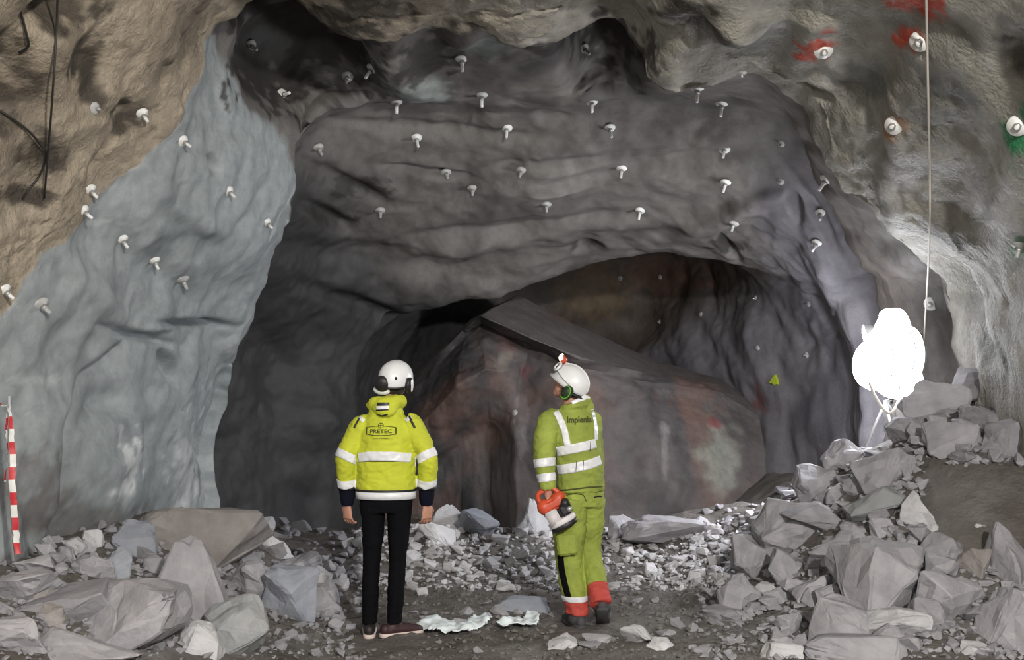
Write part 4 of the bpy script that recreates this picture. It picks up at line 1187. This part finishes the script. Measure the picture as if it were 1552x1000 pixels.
def helmet_mesh(rx=.125, ry=.155, rz=.130, low=-.35, brim=.03, ridge=True):
    bm = bmesh.new(); nu, nvv = 40, 14
    rings = []
    for j in range(nvv + 1):
        phi = R(2) + (math.pi / 2 - math.asin(low) - R(2)) * j / nvv
        ring = []
        for i in range(nu):
            th = 2 * math.pi * i / nu
            k = 1.0
            if ridge: k += .03 * math.exp(-((math.cos(th)) / .16) ** 2) * math.sin(phi) ** .5
            x = rx * math.sin(phi) * math.cos(th) * k; y = ry * math.sin(phi) * math.sin(th) * k; z = rz * math.cos(phi) * (1 + (k - 1) * .8)
            if j == nvv:
                f = max(0, math.sin(th)); x *= 1 + .05; y *= 1 + .04 + brim / ry * f; z -= .004
            ring.append(bm.verts.new((x, y, z)))
        rings.append(ring)
    top = bm.verts.new((0, 0, rz))
    for i in range(nu): bm.faces.new((top, rings[0][i], rings[0][(i + 1) % nu]))
    for a, b in zip(rings, rings[1:]):
        for i in range(nu): bm.faces.new((a[i], b[i], b[(i + 1) % nu], a[(i + 1) % nu]))
    bm.normal_update()
    bmesh.ops.recalc_face_normals(bm, faces=bm.faces)
    bmesh.ops.solidify(bm, geom=bm.faces[:], thickness=0.004)
    return bm
def in_mtx(bm, m):
    bmesh.ops.transform(bm, matrix=m, verts=bm.verts)
    return bm
def shoe_into(bm, ankle, toe_dir, L=.28, pitch=0.0, r=.045, top=.10):
    """upper of a shoe: heel to toe"""
    d = Vector((toe_dir[0], toe_dir[1], 0)).normalized(); u = Vector((0, 0, 1)); sd = d.cross(u)
    A = Vector(ankle); heel = A - d * .07
    tube(bm, [heel + u * .045, A + u * .05, A + d * .08 + u * .045, A + d * .15 + u * .035, A + d * (L - .075) + u * .030], [(.034, .042), (.042, .048), (.046, .040), (.047, .032), (.030, .022)], seg=14, ref=sd, sub=3)
    tube(bm, [A + u * .04, A + u * top], [(.042, .052), (.040, .046)], seg=14, ref=sd)
    ball(bm, heel + u * .05, (.036, .036, .042))
def sole_mesh(ankle, toe_dir, L=.28, h=.028):
    d = Vector((toe_dir[0], toe_dir[1], 0)).normalized(); u = Vector((0, 0, 1)); sd = d.cross(u); A = Vector(ankle)
    bm = bmesh.new()
    prof = [(-.108, .012), (-.10, .030), (-.06, .042), (.0, .042), (.07, .045), (.13, .051), (.18, .046), (.205, .030), (.213, .010)]
    loop = [A + d * a + sd * b for a, b in prof] + [A + d * a - sd * b for a, b in reversed(prof)]
    lo_ = [bm.verts.new(p) for p in loop]; hi_ = [bm.verts.new(p + u * h) for p in loop]
    bm.faces.new(hi_); bm.faces.new(list(reversed(lo_)))
    for k in range(len(loop)): bm.faces.new((lo_[k], lo_[(k + 1) % len(loop)], hi_[(k + 1) % len(loop)], hi_[k]))
    bmesh.ops.recalc_face_normals(bm, faces=bm.faces)
    bmesh.ops.bevel(bm, geom=[e for e in bm.edges if abs((e.verts[0].co - e.verts[1].co).z) < .001], offset=.005, segments=1, affect='EDGES')
    return bm_mesh(bm)

# ---- the standing worker in the yellow jacket
SX = 7.41
sp = empty('person', (P(585, 962, SX)[0], SX, 0)); sp.location.z = gz(sp.location.x, SX)
tag(sp, 'standing worker in a yellow hi-vis jacket and black trousers seen from behind', 'person')
H1_ = Matrix.Translation((.066, .02, 1.725)) @ Matrix.Rotation(R(-14), 4, 'Z') @ Matrix.Rotation(R(14), 4, 'X') @ Matrix.Rotation(R(8), 4, 'Y')
LA = [(-.160, .0, 1.425), (-.268, -.03, 1.20), (-.268, .02, 1.0)]
RA = [(.168, .0, 1.435), (.285, -.03, 1.20), (.275, .02, 1.0)]
bm = bmesh.new()
head_into(bm, H1_)
tube(bm, [(.062, .0, 1.68), (.03, -.01, 1.58), (.0, -.01, 1.50)], [.056, .056, .07], seg=14)
tube(bm, [(0, 0, .90), (0, 0, 1.05), (0, 0, 1.25), (0, 0, 1.42), (0, 0, 1.52)], [(.145, .10), (.135, .095), (.155, .105), (.165, .095), (.07, .06)], seg=18)
for A_, sd in ((LA, -1), (RA, 1)):
    w_ = Vector(A_[2]) + Vector((0, .015, -.115))
    tube(bm, [A_[0], A_[1], A_[2], w_], [.05, .040, .034, .026], seg=10)
    hand_into(bm, w_, (0, .12, -1), (-sd * .6, .8, 0), sd, curl=.62, s=1.08)
for hx, kx, axx in ((-.095, -.10, -.108), (.095, .078, .058)):
    tube(bm, [(hx, 0, .95), (kx, .01, .50), (axx, -.01, .09)], [.075, .05, .035], seg=12)
    tube(bm, [(axx, -.05, .045), (axx, .05, .045)], [.03, .03], seg=10)
link('body', merge(bm, .0048, 3, 'body'), M['skin'], sp)
for s in (-1, 1):
    bm = bmesh.new(); ball(bm, (s * .030, .071, .012), (.012, .009, .009), mtx=H1_); link('eye', bm_mesh(bm), M['eye'], sp)
# hair under the helmet
bm = bmesh.new(); ball(bm, (0, -.035, -.015), (.079, .080, .080), mtx=H1_); ball(bm, (0, -.05, -.07), (.055, .05, .045), mtx=H1_)
link('hair', merge(bm, .008, 3, 'hair'), M['hair'], sp)
# jacket
bm = bmesh.new()
tube(bm, [(0, 0, .985), (0, 0, 1.08), (0, 0, 1.22), (0, 0, 1.36), (.0, 0, 1.45), (.005, 0, 1.52), (.012, 0, 1.575)],
     [(.203, .142), (.198, .140), (.202, .145), (.192, .146), (.165, .130), (.118, .108), (.088, .09)], seg=26, sub=4)
for A_, sd in ((LA, -1), (RA, 1)):
    tube(bm, [Vector(A_[0]) + Vector((-sd * .05, 0, 0)), A_[0], (Vector(A_[0]) + Vector(A_[1])) / 2 + Vector((sd * .012, 0, 0)), A_[1], Vector(A_[2]) + Vector((0, 0, .01))],
         [(.075, .085), (.080, .088), (.072, .080), (.068, .074), (.062, .066)], seg=18, sub=3)
tube(bm, [(-.07, .06, 1.56), (-.09, -.03, 1.575), (-.04, -.085, 1.585), (.04, -.088, 1.59), (.105, -.03, 1.595), (.09, .06, 1.58)], [.036, .042, .044, .044, .042, .034], seg=12, sub=3)
ball(bm, (.005, -.095, 1.565), (.085, .055, .065)); ball(bm, (.01, -.118, 1.525), (.060, .04, .04))
jk = merge(bm, .0085, 5, 'jacket', fold=.011, fscale=(7, 7, 13), seed=3)
jko = link('jacket', jk, M['yellow'], sp)
bj = bvh_of(jk)
def on_torso(c): return abs(c.x) < .212 and not (abs(c.x) > .19 and c.z > 1.0 and abs(c.y) < .04 and abs(c.x) > .2)
def plane(z, up, tilt=(0, 0)): return ((0, 0, z), (tilt[0] * (1 if up else -1), tilt[1] * (1 if up else -1), 1 if up else -1))
def arm_pl(A_, t0, t1, seg=(1, 2)):
    a, b = Vector(A_[seg[0]]), Vector(A_[seg[1]]); d = (b - a).normalized(); L = (b - a).length
    return [(a + d * L * t0, d), (a + d * L * t1, -d)]
# belt of the jacket: reflective band across the back and hem
link('reflective_band', strip_on(bj, [(-.178, 1.215), (-.10, 1.228), (.05, 1.228), (.178, 1.215)], .062, .007), M['reflect'], jko)
bm = bmesh.new()
tube(bm, [(0, 0, .935), (0, 0, .99)], [(.205, .145), (.207, .146)], seg=40)
link('reflective_hem', bm_mesh(bm), M['reflect'], jko)
bm = bmesh.new()
tube(bm, [(0, 0, .985), (0, 0, 1.0)], [(.2085, .1475), (.2085, .1475)], seg=40)
link('black_piping', bm_mesh(bm), M['black'], jko)
for A_, sd in ((LA, -1), (RA, 1)):
    f_ = (lambda c, sd=sd: c.x * sd > .185)
    link('reflective_band', slice_of(jk, arm_pl(A_, .80, 1.02, (0, 1)), lambda c, sd=sd: c.x * sd > .198 and c.z > 1.12), M['reflect'], jko)
    link('reflective_band', slice_of(jk, arm_pl(A_, .66, 1.0), lambda c, sd=sd: c.x * sd > .203 and c.z < 1.15), M['reflect'], jko)
    bm = bmesh.new(); e = Vector(A_[2])
    tube(bm, [e + Vector((0, 0, .012)), e + Vector((0, 0, -.01))], [.069, .067], seg=24); link('black_piping', bm_mesh(bm), M['black'], jko)
    bm = bmesh.new(); tube(bm, [e + Vector((0, 0, 0)), e + Vector((0, .012, -.06)), e + Vector((0, .016, -.118))], [.056, .052, .040], seg=18, sub=3)
    link('undersleeve', merge(bm, .007, 3, 'undersleeve', fold=.004, fscale=(12, 12, 22)), M['navy'], sp)
    link('shoulder_patch', strip_on(bj, [(sd * .128, 1.520), (sd * .165, 1.465)], .048, .007), M['reflect'], jko)
    link('shoulder_piping', line_on(bj, [(sd * .150, 1.520), (sd * .178, 1.470), (sd * .205, 1.415)], .013, .009), M['black'], jko)
link('hood_slit', strip_on(bj, [(-.045, 1.577), (.04, 1.577)], .022, .006), M['black'], jko)
link('hood_patch', strip_on(bj, [(-.05, 1.552), (.038, 1.556)], .022, .007), M['reflect'], jko)
link('hood_slit', strip_on(bj, [(-.052, 1.535), (.035, 1.541)], .008, .006), M['black'], jko)
link('hood_slit', strip_on(bj, [(-.05, 1.508), (-.01, 1.497), (.03, 1.508)], .010, .006), M['black'], jko)
# back print: framed name, cross in a ring, small line below
bx_, bz_ = -.018, 1.398
link('print_lettering', text_on(bj, 'PRETEC', bx_, bz_ - .004, .036, xs=1.22, bold=.0006), M['print'], jko)
fw_, fh_ = .099, .0225
fr_pts = [(-fw_, fh_), (-.05, fh_ + .007), (-.02, fh_ + .009)], [(.02, fh_ + .009), (.05, fh_ + .007), (fw_, fh_)], [(-fw_, -fh_), (-.05, -fh_ - .006), (0, -fh_ - .008), (.05, -fh_ - .006), (fw_, -fh_)]
ms = [line_on(bj, [(bx_ + a, bz_ + b) for a, b in q], .0036) for q in fr_pts]
ms += [line_on(bj, [(bx_ + s * fw_, bz_ + fh_ + .001), (bx_ + s * fw_, bz_ - fh_ - .001)], .008) for s in (-1, 1)]
cz = bz_ + fh_ + .0125
ms.append(line_on(bj, [(bx_ + .017 * math.cos(t * math.pi / 10), cz + .017 * math.sin(t * math.pi / 10)) for t in range(21)], .0036))
ms += [line_on(bj, [(bx_, cz - .017), (bx_, cz + .017)], .0042), line_on(bj, [(bx_ - .017, cz), (bx_ + .017, cz)], .0042)]
link('print_frame', join_meshes(ms, 'frame'), M['print'], jko)
link('print_lettering', text_on(bj, 'Let\'s connect', bx_, bz_ - .049, .0165, xs=1.15), M['print'], jko)
link('jacket_seam', line_on(bj, [(-.165, 1.19), (-.10, 1.194), (.1, 1.194), (.165, 1.19)], .006, .004), M['print'], jko)
# trousers
bm = bmesh.new()
tube(bm, [(0, 0, .99), (0, 0, .93), (0, 0, .84)], [(.178, .120), (.182, .125), (.165, .118)], seg=22, sub=3)
for hx, kx, axx in ((-.092, -.10, -.108), (.092, .078, .060)):
    tube(bm, [(hx, 0, .90), (hx * .96, .0, .74), (kx, .01, .50), ((kx + axx) / 2, -.012, .30), (axx, -.01, .12), (axx, -.01, .085)], [(.090, .106), (.077, .092), (.059, .070), (.058, .068), (.050, .058), (.052, .060)], seg=18, sub=3)
link('trousers', merge(bm, .0085, 3, 'trousers', fold=.006, fscale=(9, 9, 16), seed=7), M['trousers_black'], sp)
for ank, td, mt in (((-.112, -.01, .0), (-.12, 1), 'shoe_dark'), ((.06, -.02, .0), (.82, .5), 'shoe')):
    bm = bmesh.new(); shoe_into(bm, ank, td)
    s_ = link('shoe', merge(bm, .006, 3, 'shoe'), M[mt], sp)
    link('sole', sole_mesh(ank, td), M['sole'], s_)
# helmet with ear cups folded to the back
HM = H1_ @ Matrix.Translation((0, -.010, .035)) @ Matrix.Rotation(R(4), 4, 'X')
ho = link('helmet', bm_mesh(in_mtx(helmet_mesh(.116, .140, .118, low=-.22), HM)), M['helmet'], sp)
bm = bmesh.new(); tube(bm, [(.108 * math.cos(a), .128 * math.sin(a) - .008, -.030) for a in np.linspace(R(175), R(365), 17)], [(.006, .016)] * 17, seg=8, ref=(0, 0, 1))
link('headband', bm_mesh(in_mtx(bm, HM)), M['black'], ho)
bm = bmesh.new(); ball(bm, (-.052, -.128, -.012), (.056, .036, .056)); bm_ = in_mtx(bm, HM); link('ear_cup', bm_mesh(bm_), M['black'], ho)
bm = bmesh.new(); ball(bm, (-.060, -.108, -.066), (.060, .030, .034)); link('ear_cup_rim', bm_mesh(in_mtx(bm, HM)), M['helmet'], ho)
bm = bmesh.new(); ball(bm, (.118, -.058, -.022), (.026, .050, .056)); c2_ = link('ear_cup', bm_mesh(in_mtx(bm, HM)), M['black'], ho)
bm = bmesh.new(); ball(bm, (.138, -.064, -.018), (.010, .020, .046)); link('ear_cup_rim', bm_mesh(in_mtx(bm, HM)), M['helmet'], ho)
bm = bmesh.new(); tube(bm, [(.105, -.075, .03), (.128, -.06, .0), (.12, -.05, -.04)], [.006] * 3, seg=8, sub=3); link('ear_cup_arm', bm_mesh(in_mtx(bm, HM)), M['black'], ho)
bm = bmesh.new(); ball(bm, (.045, -.126, .040), (.009, .005, .012)); link('clip', bm_mesh(in_mtx(bm, HM)), M['black'], ho)

# ---- the walking worker in lime clothing, turned to the left, looking up
WX = 7.76
wp = empty('person', (P(870, 945, WX)[0], WX, 0)); wp.location.z = gz(wp.location.x, WX)
tag(wp, 'walking worker in lime hi-vis workwear looking up and holding a red tool', 'person')
YA = R(25)
RT, FW = Vector((math.cos(YA), math.sin(YA), 0)), Vector((-math.sin(YA), math.cos(YA), 0))
H2_ = Matrix.Translation((-.040, .01, 1.715)) @ Matrix.Rotation(R(62), 4, 'Z') @ Matrix.Rotation(R(27), 4, 'X')
LB = [Vector((-.175, -.065, 1.455)), Vector((-.215, -.15, 1.19)), Vector((-.190, -.17, .985))]
RB = [Vector((.125, .085, 1.465)), Vector((.165, .17, 1.20)), Vector((.172, .19, .97))]
bm = bmesh.new()
head_into(bm, H2_)
tube(bm, [(-.03, .005, 1.67), (-.02, -.0, 1.58), (.0, 0, 1.50)], [.056, .058, .075], seg=14)
tube(bm, [(.05, .03, .90), (.045, .02, 1.05), (.02, .0, 1.25), (.0, 0, 1.42), (-.01, 0, 1.52)], [(.14, .10), (.13, .095), (.15, .105), (.155, .09), (.07, .06)], seg=18, ref=RT)
lw = LB[2] + Vector((.0, .005, -.050)); rw = RB[2] + Vector((.012, 0, -.05))
tube(bm, [LB[0], LB[1], LB[2], lw], [.05, .040, .034, .027], seg=10)
tube(bm, [RB[0], RB[1], RB[2], rw], [.05, .040, .034, .027], seg=10)
hand_into(bm, lw, (.25, -.05, -1), (.8, -.35, .1), -1, curl=.95)
hand_into(bm, rw, (0.02, .1, -1), (-.8, .3, 0), 1, curl=.6)
LL = [Vector((-.015, -.02, .93)), Vector((-.035, .03, .47)), Vector((.020, -.03, .10))]
RL = [Vector((.125, .07, .93)), Vector((.120, .12, .50)), Vector((.175, -.09, .22))]
for L_ in (LL, RL): tube(bm, L_, [.075, .052, .036], seg=12)
tube(bm, [LL[2] + Vector((.01, -.05, -.04)), LL[2] + Vector((-.03, .07, -.055))], [.03, .028], seg=10)
tube(bm, [RL[2] + Vector((.0, -.02, -.03)), RL[2] + Vector((.01, .08, -.15))], [.03, .028], seg=10)
link('body', merge(bm, .0048, 3, 'body'), M['skin'], wp)
for s in (-1, 1):
    bm = bmesh.new(); ball(bm, (s * .030, .071, .012), (.012, .009, .009), mtx=H2_); link('eye', bm_mesh(bm), M['eye'], wp)
bm = bmesh.new(); ball(bm, (0, -.035, -.0), (.079, .076, .080), mtx=H2_); ball(bm, (0, -.05, -.06), (.055, .05, .045), mtx=H2_)
link('hair', merge(bm, .008, 3, 'hair'), M['hair'], wp)
bm = bmesh.new()
tube(bm, [(.052, .02, .955), (.048, .02, 1.05), (.035, .01, 1.20), (.012, 0, 1.36), (.0, 0, 1.46), (-.005, 0, 1.52), (-.012, 0, 1.57)],
     [(.178, .150), (.176, .148), (.172, .144), (.180, .142), (.165, .130), (.12, .105), (.078, .080)], seg=26, sub=4, ref=RT)
tube(bm, [LB[0] + RT * .06, LB[0], (LB[0] + LB[1]) / 2 + Vector((-.014, 0, 0)), LB[1], LB[2] + Vector((0, 0, 0))], [(.085, .085), (.088, .092), (.082, .086), (.072, .076), (.056, .058)], seg=18, sub=3)
tube(bm, [RB[0] - RT * .06, RB[0], (RB[0] + RB[1]) / 2, RB[1], RB[2]], [(.08, .08), (.080, .084), (.074, .076), (.064, .066), (.05, .05)], seg=18, sub=3)
tube(bm, [(-.06, .05, 1.555), (-.075, -.035, 1.555), (-.01, -.085, 1.565), (.06, -.06, 1.585), (.075, .02, 1.59)], [.024, .027, .030, .032, .028], seg=12, sub=3)
ball(bm, (.078, -.01, 1.60), (.05, .05, .05)); ball(bm, (.10, .0, 1.555), (.045, .05, .06))
jk2 = merge(bm, .0085, 5, 'jacket', fold=.011, fscale=(7, 7, 12), seed=13)
j2 = link('jacket', jk2, M['lime'], wp)
b2 = bvh_of(jk2)
link('reflective_band', strip_on(b2, [(-.128, 1.245), (-.06, 1.262), (.06, 1.286), (.152, 1.305)], .066, .007), M['reflect'], j2)
link('reflective_band', strip_on(b2, [(-.130, 1.115), (-.02, 1.136), (.10, 1.160), (.190, 1.185)], .066, .007), M['reflect'], j2)
link('reflective_strap', strip_on(b2, [(-.158, 1.572), (-.115, 1.50), (-.075, 1.40), (-.052, 1.285)], .046, .008), M['reflect'], j2)
link('reflective_strap', strip_on(b2, [(.130, 1.545), (.150, 1.46), (.156, 1.33)], .026, .007), M['reflect'], j2)
for t0, t1, s_ in ((.98, 1.26, 1), (.48, .78, 1)):
    a, b = LB[1], LB[2]; d = (b - a).normalized(); L = (b - a).length
    k0, k1 = ((-.06, .22) if t0 > .9 else (.44, .72))
    link('reflective_band', slice_of(jk2, [(a + d * L * k0, d), (a + d * L * k1, -d)], lambda c: c.x < -.128 and c.y < .02 and (Vector((c.x, c.y, 0)) - Vector((-.205, -.155, 0))).length < .11), M['reflect'], j2)
link('print_lettering', text_on(b2, 'Implenia', .030, 1.472, .060, xs=.88, bold=.0022, slope=.02), M['print'], j2)
for (z0_, x0_, w_) in ((1.156, .055, .004), (1.146, .005, .004), (1.288, .105, .004)):
    link('tape_seam', line_on(b2, [(x0_, z0_ - .034), (x0_ + .004, z0_ + .034)], w_, .011), M['black'], j2)
link('jacket_hem', line_on(b2, [(-.12, .968), (-.02, .985), (.10, 1.0), (.20, .998)], .010, .004), M['print'], j2)
# trousers
bm = bmesh.new()
tube(bm, [(.055, .03, 1.02), (.055, .03, .93), (.055, .02, .84)], [(.158, .130), (.168, .140), (.150, .130)], seg=22, sub=3, ref=RT)
tube(bm, [LL[0] + Vector((0, 0, -.02)), Vector((-.035, -.01, .72)), LL[1], Vector((-.01, -.01, .29)), LL[2] + Vector((0, 0, .05)), LL[2] + Vector((0, 0, -.005))], [(.112, .122), (.118, .115), (.094, .098), (.090, .092), (.078, .080), (.080, .082)], seg=18, sub=3)
rk = RL[2] - RL[1]
tube(bm, [RL[0] + Vector((0, 0, -.03)), Vector((.122, .10, .72)), RL[1], RL[1] + rk * .5, RL[2], RL[2] + rk.normalized() * .05], [(.105, .118), (.098, .108), (.084, .09), (.080, .086), (.074, .076), (.074, .076)], seg=18, sub=3)
tr = merge(bm, .0085, 3, 'trousers', fold=.012, fscale=(8, 8, 11), seed=23)
t2 = link('trousers', tr, M['lime'], wp)
bt = bvh_of(tr)
def near_leg(c, L_): return (Vector((c.x, c.y, 0)) - Vector((L_[2].x, L_[2].y, 0))).length < .12
link('red_cuff', slice_of(tr, [((0, 0, .078), (0, 0, 1)), ((0, 0, .19), (0, 0, -1))], lambda c: near_leg(c, LL) and c.z < .2 and c.x < .115), M['red'], t2)
link('reflective_cuff', slice_of(tr, [((0, 0, .186), (.0, 0, 1)), ((0, 0, .225), (0, 0, -1))], lambda c: near_leg(c, LL) and c.x < .10, off=.006), M['reflect'], t2)
dk = rk.normalized()
link('red_cuff', slice_of(tr, [(RL[2] - dk * .085, dk), (RL[2] + dk * .06, -dk)], lambda c: c.x > .095), M['red'], t2)
link('black_side_panel', strip_on(bt, [(-.100, .51), (-.092, .42), (-.072, .32), (-.044, .215)], .044, .006), M['trousers_black'], t2)
bm = bmesh.new(); box(bm, (-.055, -.128, .60), (.15, .035, .16), rot=Matrix.Rotation(R(-6), 3, 'Y'), bev=.014)
link('leg_pocket', merge(bm, .006, 2, 'leg_pocket', fold=.005), M['lime'], t2)
link('pocket_edge', line_on(bt, [(.135, .925), (.165, .93), (.20, .925)], .010, .005), M['black'], t2)
link('yoke_seam', line_on(bt, [(-.06, .94), (.0, .955), (.06, .945), (.08, .90)], .006, .005), M['print'], t2)
# gloved right hand
bm = bmesh.new(); hand_into(bm, rw + Vector((.012, 0, .0)), (0.02, .1, -1), (-.8, .3, 0), 1, curl=.6, s=1.25)
link('glove', merge(bm, .006, 2, 'glove'), M['black'], wp)
# boots
for A_, td, pit in ((Vector((.020, -.035, 0)), (-.35, 1), 0), (None, None, 1)):
    bm = bmesh.new()
    if pit == 0:
        shoe_into(bm, A_, td, L=.30, top=.14); ball(bm, A_ + Vector((0, 0, .06)), (.066, .074, .055)); ball(bm, A_ + Vector((0, 0, .10)), (.064, .068, .06)); ball(bm, A_ + Vector((-.03, .11, .05)), (.055, .08, .045))
        s_ = link('boot', merge(bm, .0065, 3, 'boot'), M['boot'], wp)
        link('sole', sole_mesh(A_, td, h=.03), M['boot'], s_)
    else:
        m_ = Matrix.Translation(RL[2] + Vector((.02, .02, -.085))) @ Matrix.Rotation(R(-32), 4, 'X') @ Matrix.Translation((0, 0, -.05))
        shoe_into(bm, (0, 0, 0), (.1, 1), L=.30, top=.16); ball(bm, (0, 0, .11), (.068, .07, .06)); ball(bm, (0, -.01, .06), (.066, .074, .055)); ball(bm, (.01, .11, .05), (.056, .08, .045)); in_mtx(bm, m_)
        s_ = link('boot', merge(bm, .0065, 3, 'boot'), M['boot'], wp)
        sm_ = sole_mesh((0, 0, 0), (.1, 1), h=.03); sm_.transform(m_); link('sole', sm_, M['boot'], s_)
# helmet, goggles, head lamp, ear cup, collar cloth
HM = H2_ @ Matrix.Translation((0, -.010, .035)) @ Matrix.Rotation(R(6), 4, 'X')
ho = link('helmet', bm_mesh(in_mtx(helmet_mesh(.114, .140, .118, low=-.28), HM)), M['helmet'], wp)
bm = bmesh.new(); tube(bm, [(.004 * math.sin(a * 3), .143 * math.cos(a), .121 * math.sin(a)) for a in np.linspace(R(30), R(185), 18)], [(.007, .004)] * 18, seg=8, ref=(1, 0, 0))
link('helmet_ridge', bm_mesh(in_mtx(bm, HM)), M['helmet'], ho)
# goggles pushed up on the front
for s in (-1, 1):
    gm = Matrix.Translation((s * .058, .118, .045)) @ Matrix.Rotation(R(-s * 34), 4, 'Z') @ Matrix.Rotation(R(18), 4, 'X')
    bm = bmesh.new()
    tube(bm, [gm @ Vector((.040 * math.cos(a), .008, .030 * math.sin(a))) for a in np.linspace(0, 2 * math.pi, 21)], [.010] * 21, seg=8, cap=False)
    link('goggle_frame', bm_mesh(in_mtx(bm, HM)), M['helmet'], ho)
    bm = bmesh.new(); ball(bm, (0, 0, 0), (.036, .014, .026), mtx=gm)
    link('goggle_lens', bm_mesh(in_mtx(bm, HM)), M['dark_green'], ho)
bm = bmesh.new(); tube(bm, [(-.116 * math.cos(a), .130 * math.sin(a) - .0, .012 + .03 * math.sin(a)) for a in np.linspace(R(-20), R(80), 12)], [(.004, .014)] * 12, seg=8, ref=(0, 0, 1))
link('goggle_strap', bm_mesh(in_mtx(bm, HM)), M['helmet'], ho)
bm = bmesh.new(); tube(bm, [(0, .118, .088), (0, .142, .096), (0, .160, .103), (0, .166, .105)], [.022, .026, .026, .018], seg=18)
hl = link('head_lamp', bm_mesh(in_mtx(bm, HM)), M['tool_red'], ho)
bm = bmesh.new(); ball(bm, (0, .166, .105), (.024, .010, .024)); ball(bm, (-.014, .150, .098), (.016, .016, .020))
link('lamp_glass', bm_mesh(in_mtx(bm, HM)), M['headlamp'], hl)
bm = bmesh.new(); ball(bm, (-.096, -.052, -.058), (.034, .044, .056)); link('ear_cup', bm_mesh(in_mtx(bm, HM)), M['dark_green'], ho)
bm = bmesh.new(); tube(bm, [(-.126, -.052 + .034 * math.cos(a), -.058 + .046 * math.sin(a)) for a in np.linspace(R(60), R(300), 14)], [.0045] * 14, seg=8)
link('ear_cup_band', bm_mesh(in_mtx(bm, HM)), M['green_strap'], ho)
bm = bmesh.new(); tube(bm, [(.112 * math.cos(a), .134 * math.sin(a) - .008, -.048) for a in np.linspace(R(180), R(360), 17)], [(.007, .020)] * 17, seg=8, ref=(0, 0, 1))
link('headband', bm_mesh(in_mtx(bm, HM)), M['black'], ho)
bm = bmesh.new(); tube(bm, [(-.02, -.100, 1.585), (.03, -.092, 1.605), (.075, -.06, 1.625), (.10, -.03, 1.612)], [(.006, .020)] * 4, seg=10, sub=4, ref=(0, 1, 0))
link('collar_edge', bm_mesh(bm), M['reflect'], j2)

# ---- the red tool in the walking worker's left hand
tl = empty('power_tool', Vector(wp.location) + Vector((-.125, -.20, .72)))
tag(tl, 'red and white power tool with a black base carried by the walking worker', 'tool')
TR = Matrix.Translation((0, 0, .115)) @ Matrix.Rotation(R(-28), 4, 'Y') @ Matrix.Scale(1.18, 4)
bm = bmesh.new(); box(bm, (-.005, 0, .055), (.155, .085, .075), bev=.02, mtx=TR); ball(bm, (-.055, 0, .06), (.045, .045, .05), mtx=TR); ball(bm, (.04, 0, .075), (.05, .042, .035), mtx=TR)
hs_ = link('housing', merge(bm, .006, 3, 'housing'), M['tool_red'], tl)
bm = bmesh.new(); tube(bm, [(-.065, 0, .08), (-.062, 0, .135), (-.02, 0, .152), (.035, 0, .140), (.06, 0, .09)], [.014, .015, .016, .015, .014], seg=10, sub=4, mtx=TR)
link('handle', bm_mesh(bm), M['tool_red'], tl)
bm = bmesh.new(); box(bm, (.045, -.01, -.005), (.085, .085, .085), bev=.02, mtx=TR); ball(bm, (.062, -.03, .03), (.03, .03, .03), mtx=TR)
link('motor_block', merge(bm, .006, 2, 'motor_block'), M['black'], tl)
bm = bmesh.new(); tube(bm, [(.07, -.055, -.01), (.07, -.07, -.01)], [.018, .014], seg=14, mtx=TR); link('knob', bm_mesh(bm), M['bolt_steel'], tl)
bm = bmesh.new(); box(bm, (-.038, -.035, -.015), (.075, .045, .09), bev=.008, mtx=TR); link('panel', bm_mesh(bm), M['tool_white'], tl)
bm = bmesh.new(); tube(bm, [(0, 0, -.075), (0, 0, -.068), (0, 0, -.045), (0, 0, -.04)], [(.080, .062), (.086, .066), (.086, .066), (.078, .06)], seg=28, mtx=TR); link('guard', bm_mesh(bm), M['tool_white'], tl)
bm = bmesh.new(); tube(bm, [(0, 0, -.105), (0, 0, -.098), (0, 0, -.078), (0, 0, -.074)], [(.070, .055), (.082, .062), (.084, .064), (.078, .06)], seg=28, mtx=TR); link('base', bm_mesh(bm), M['black'], tl)
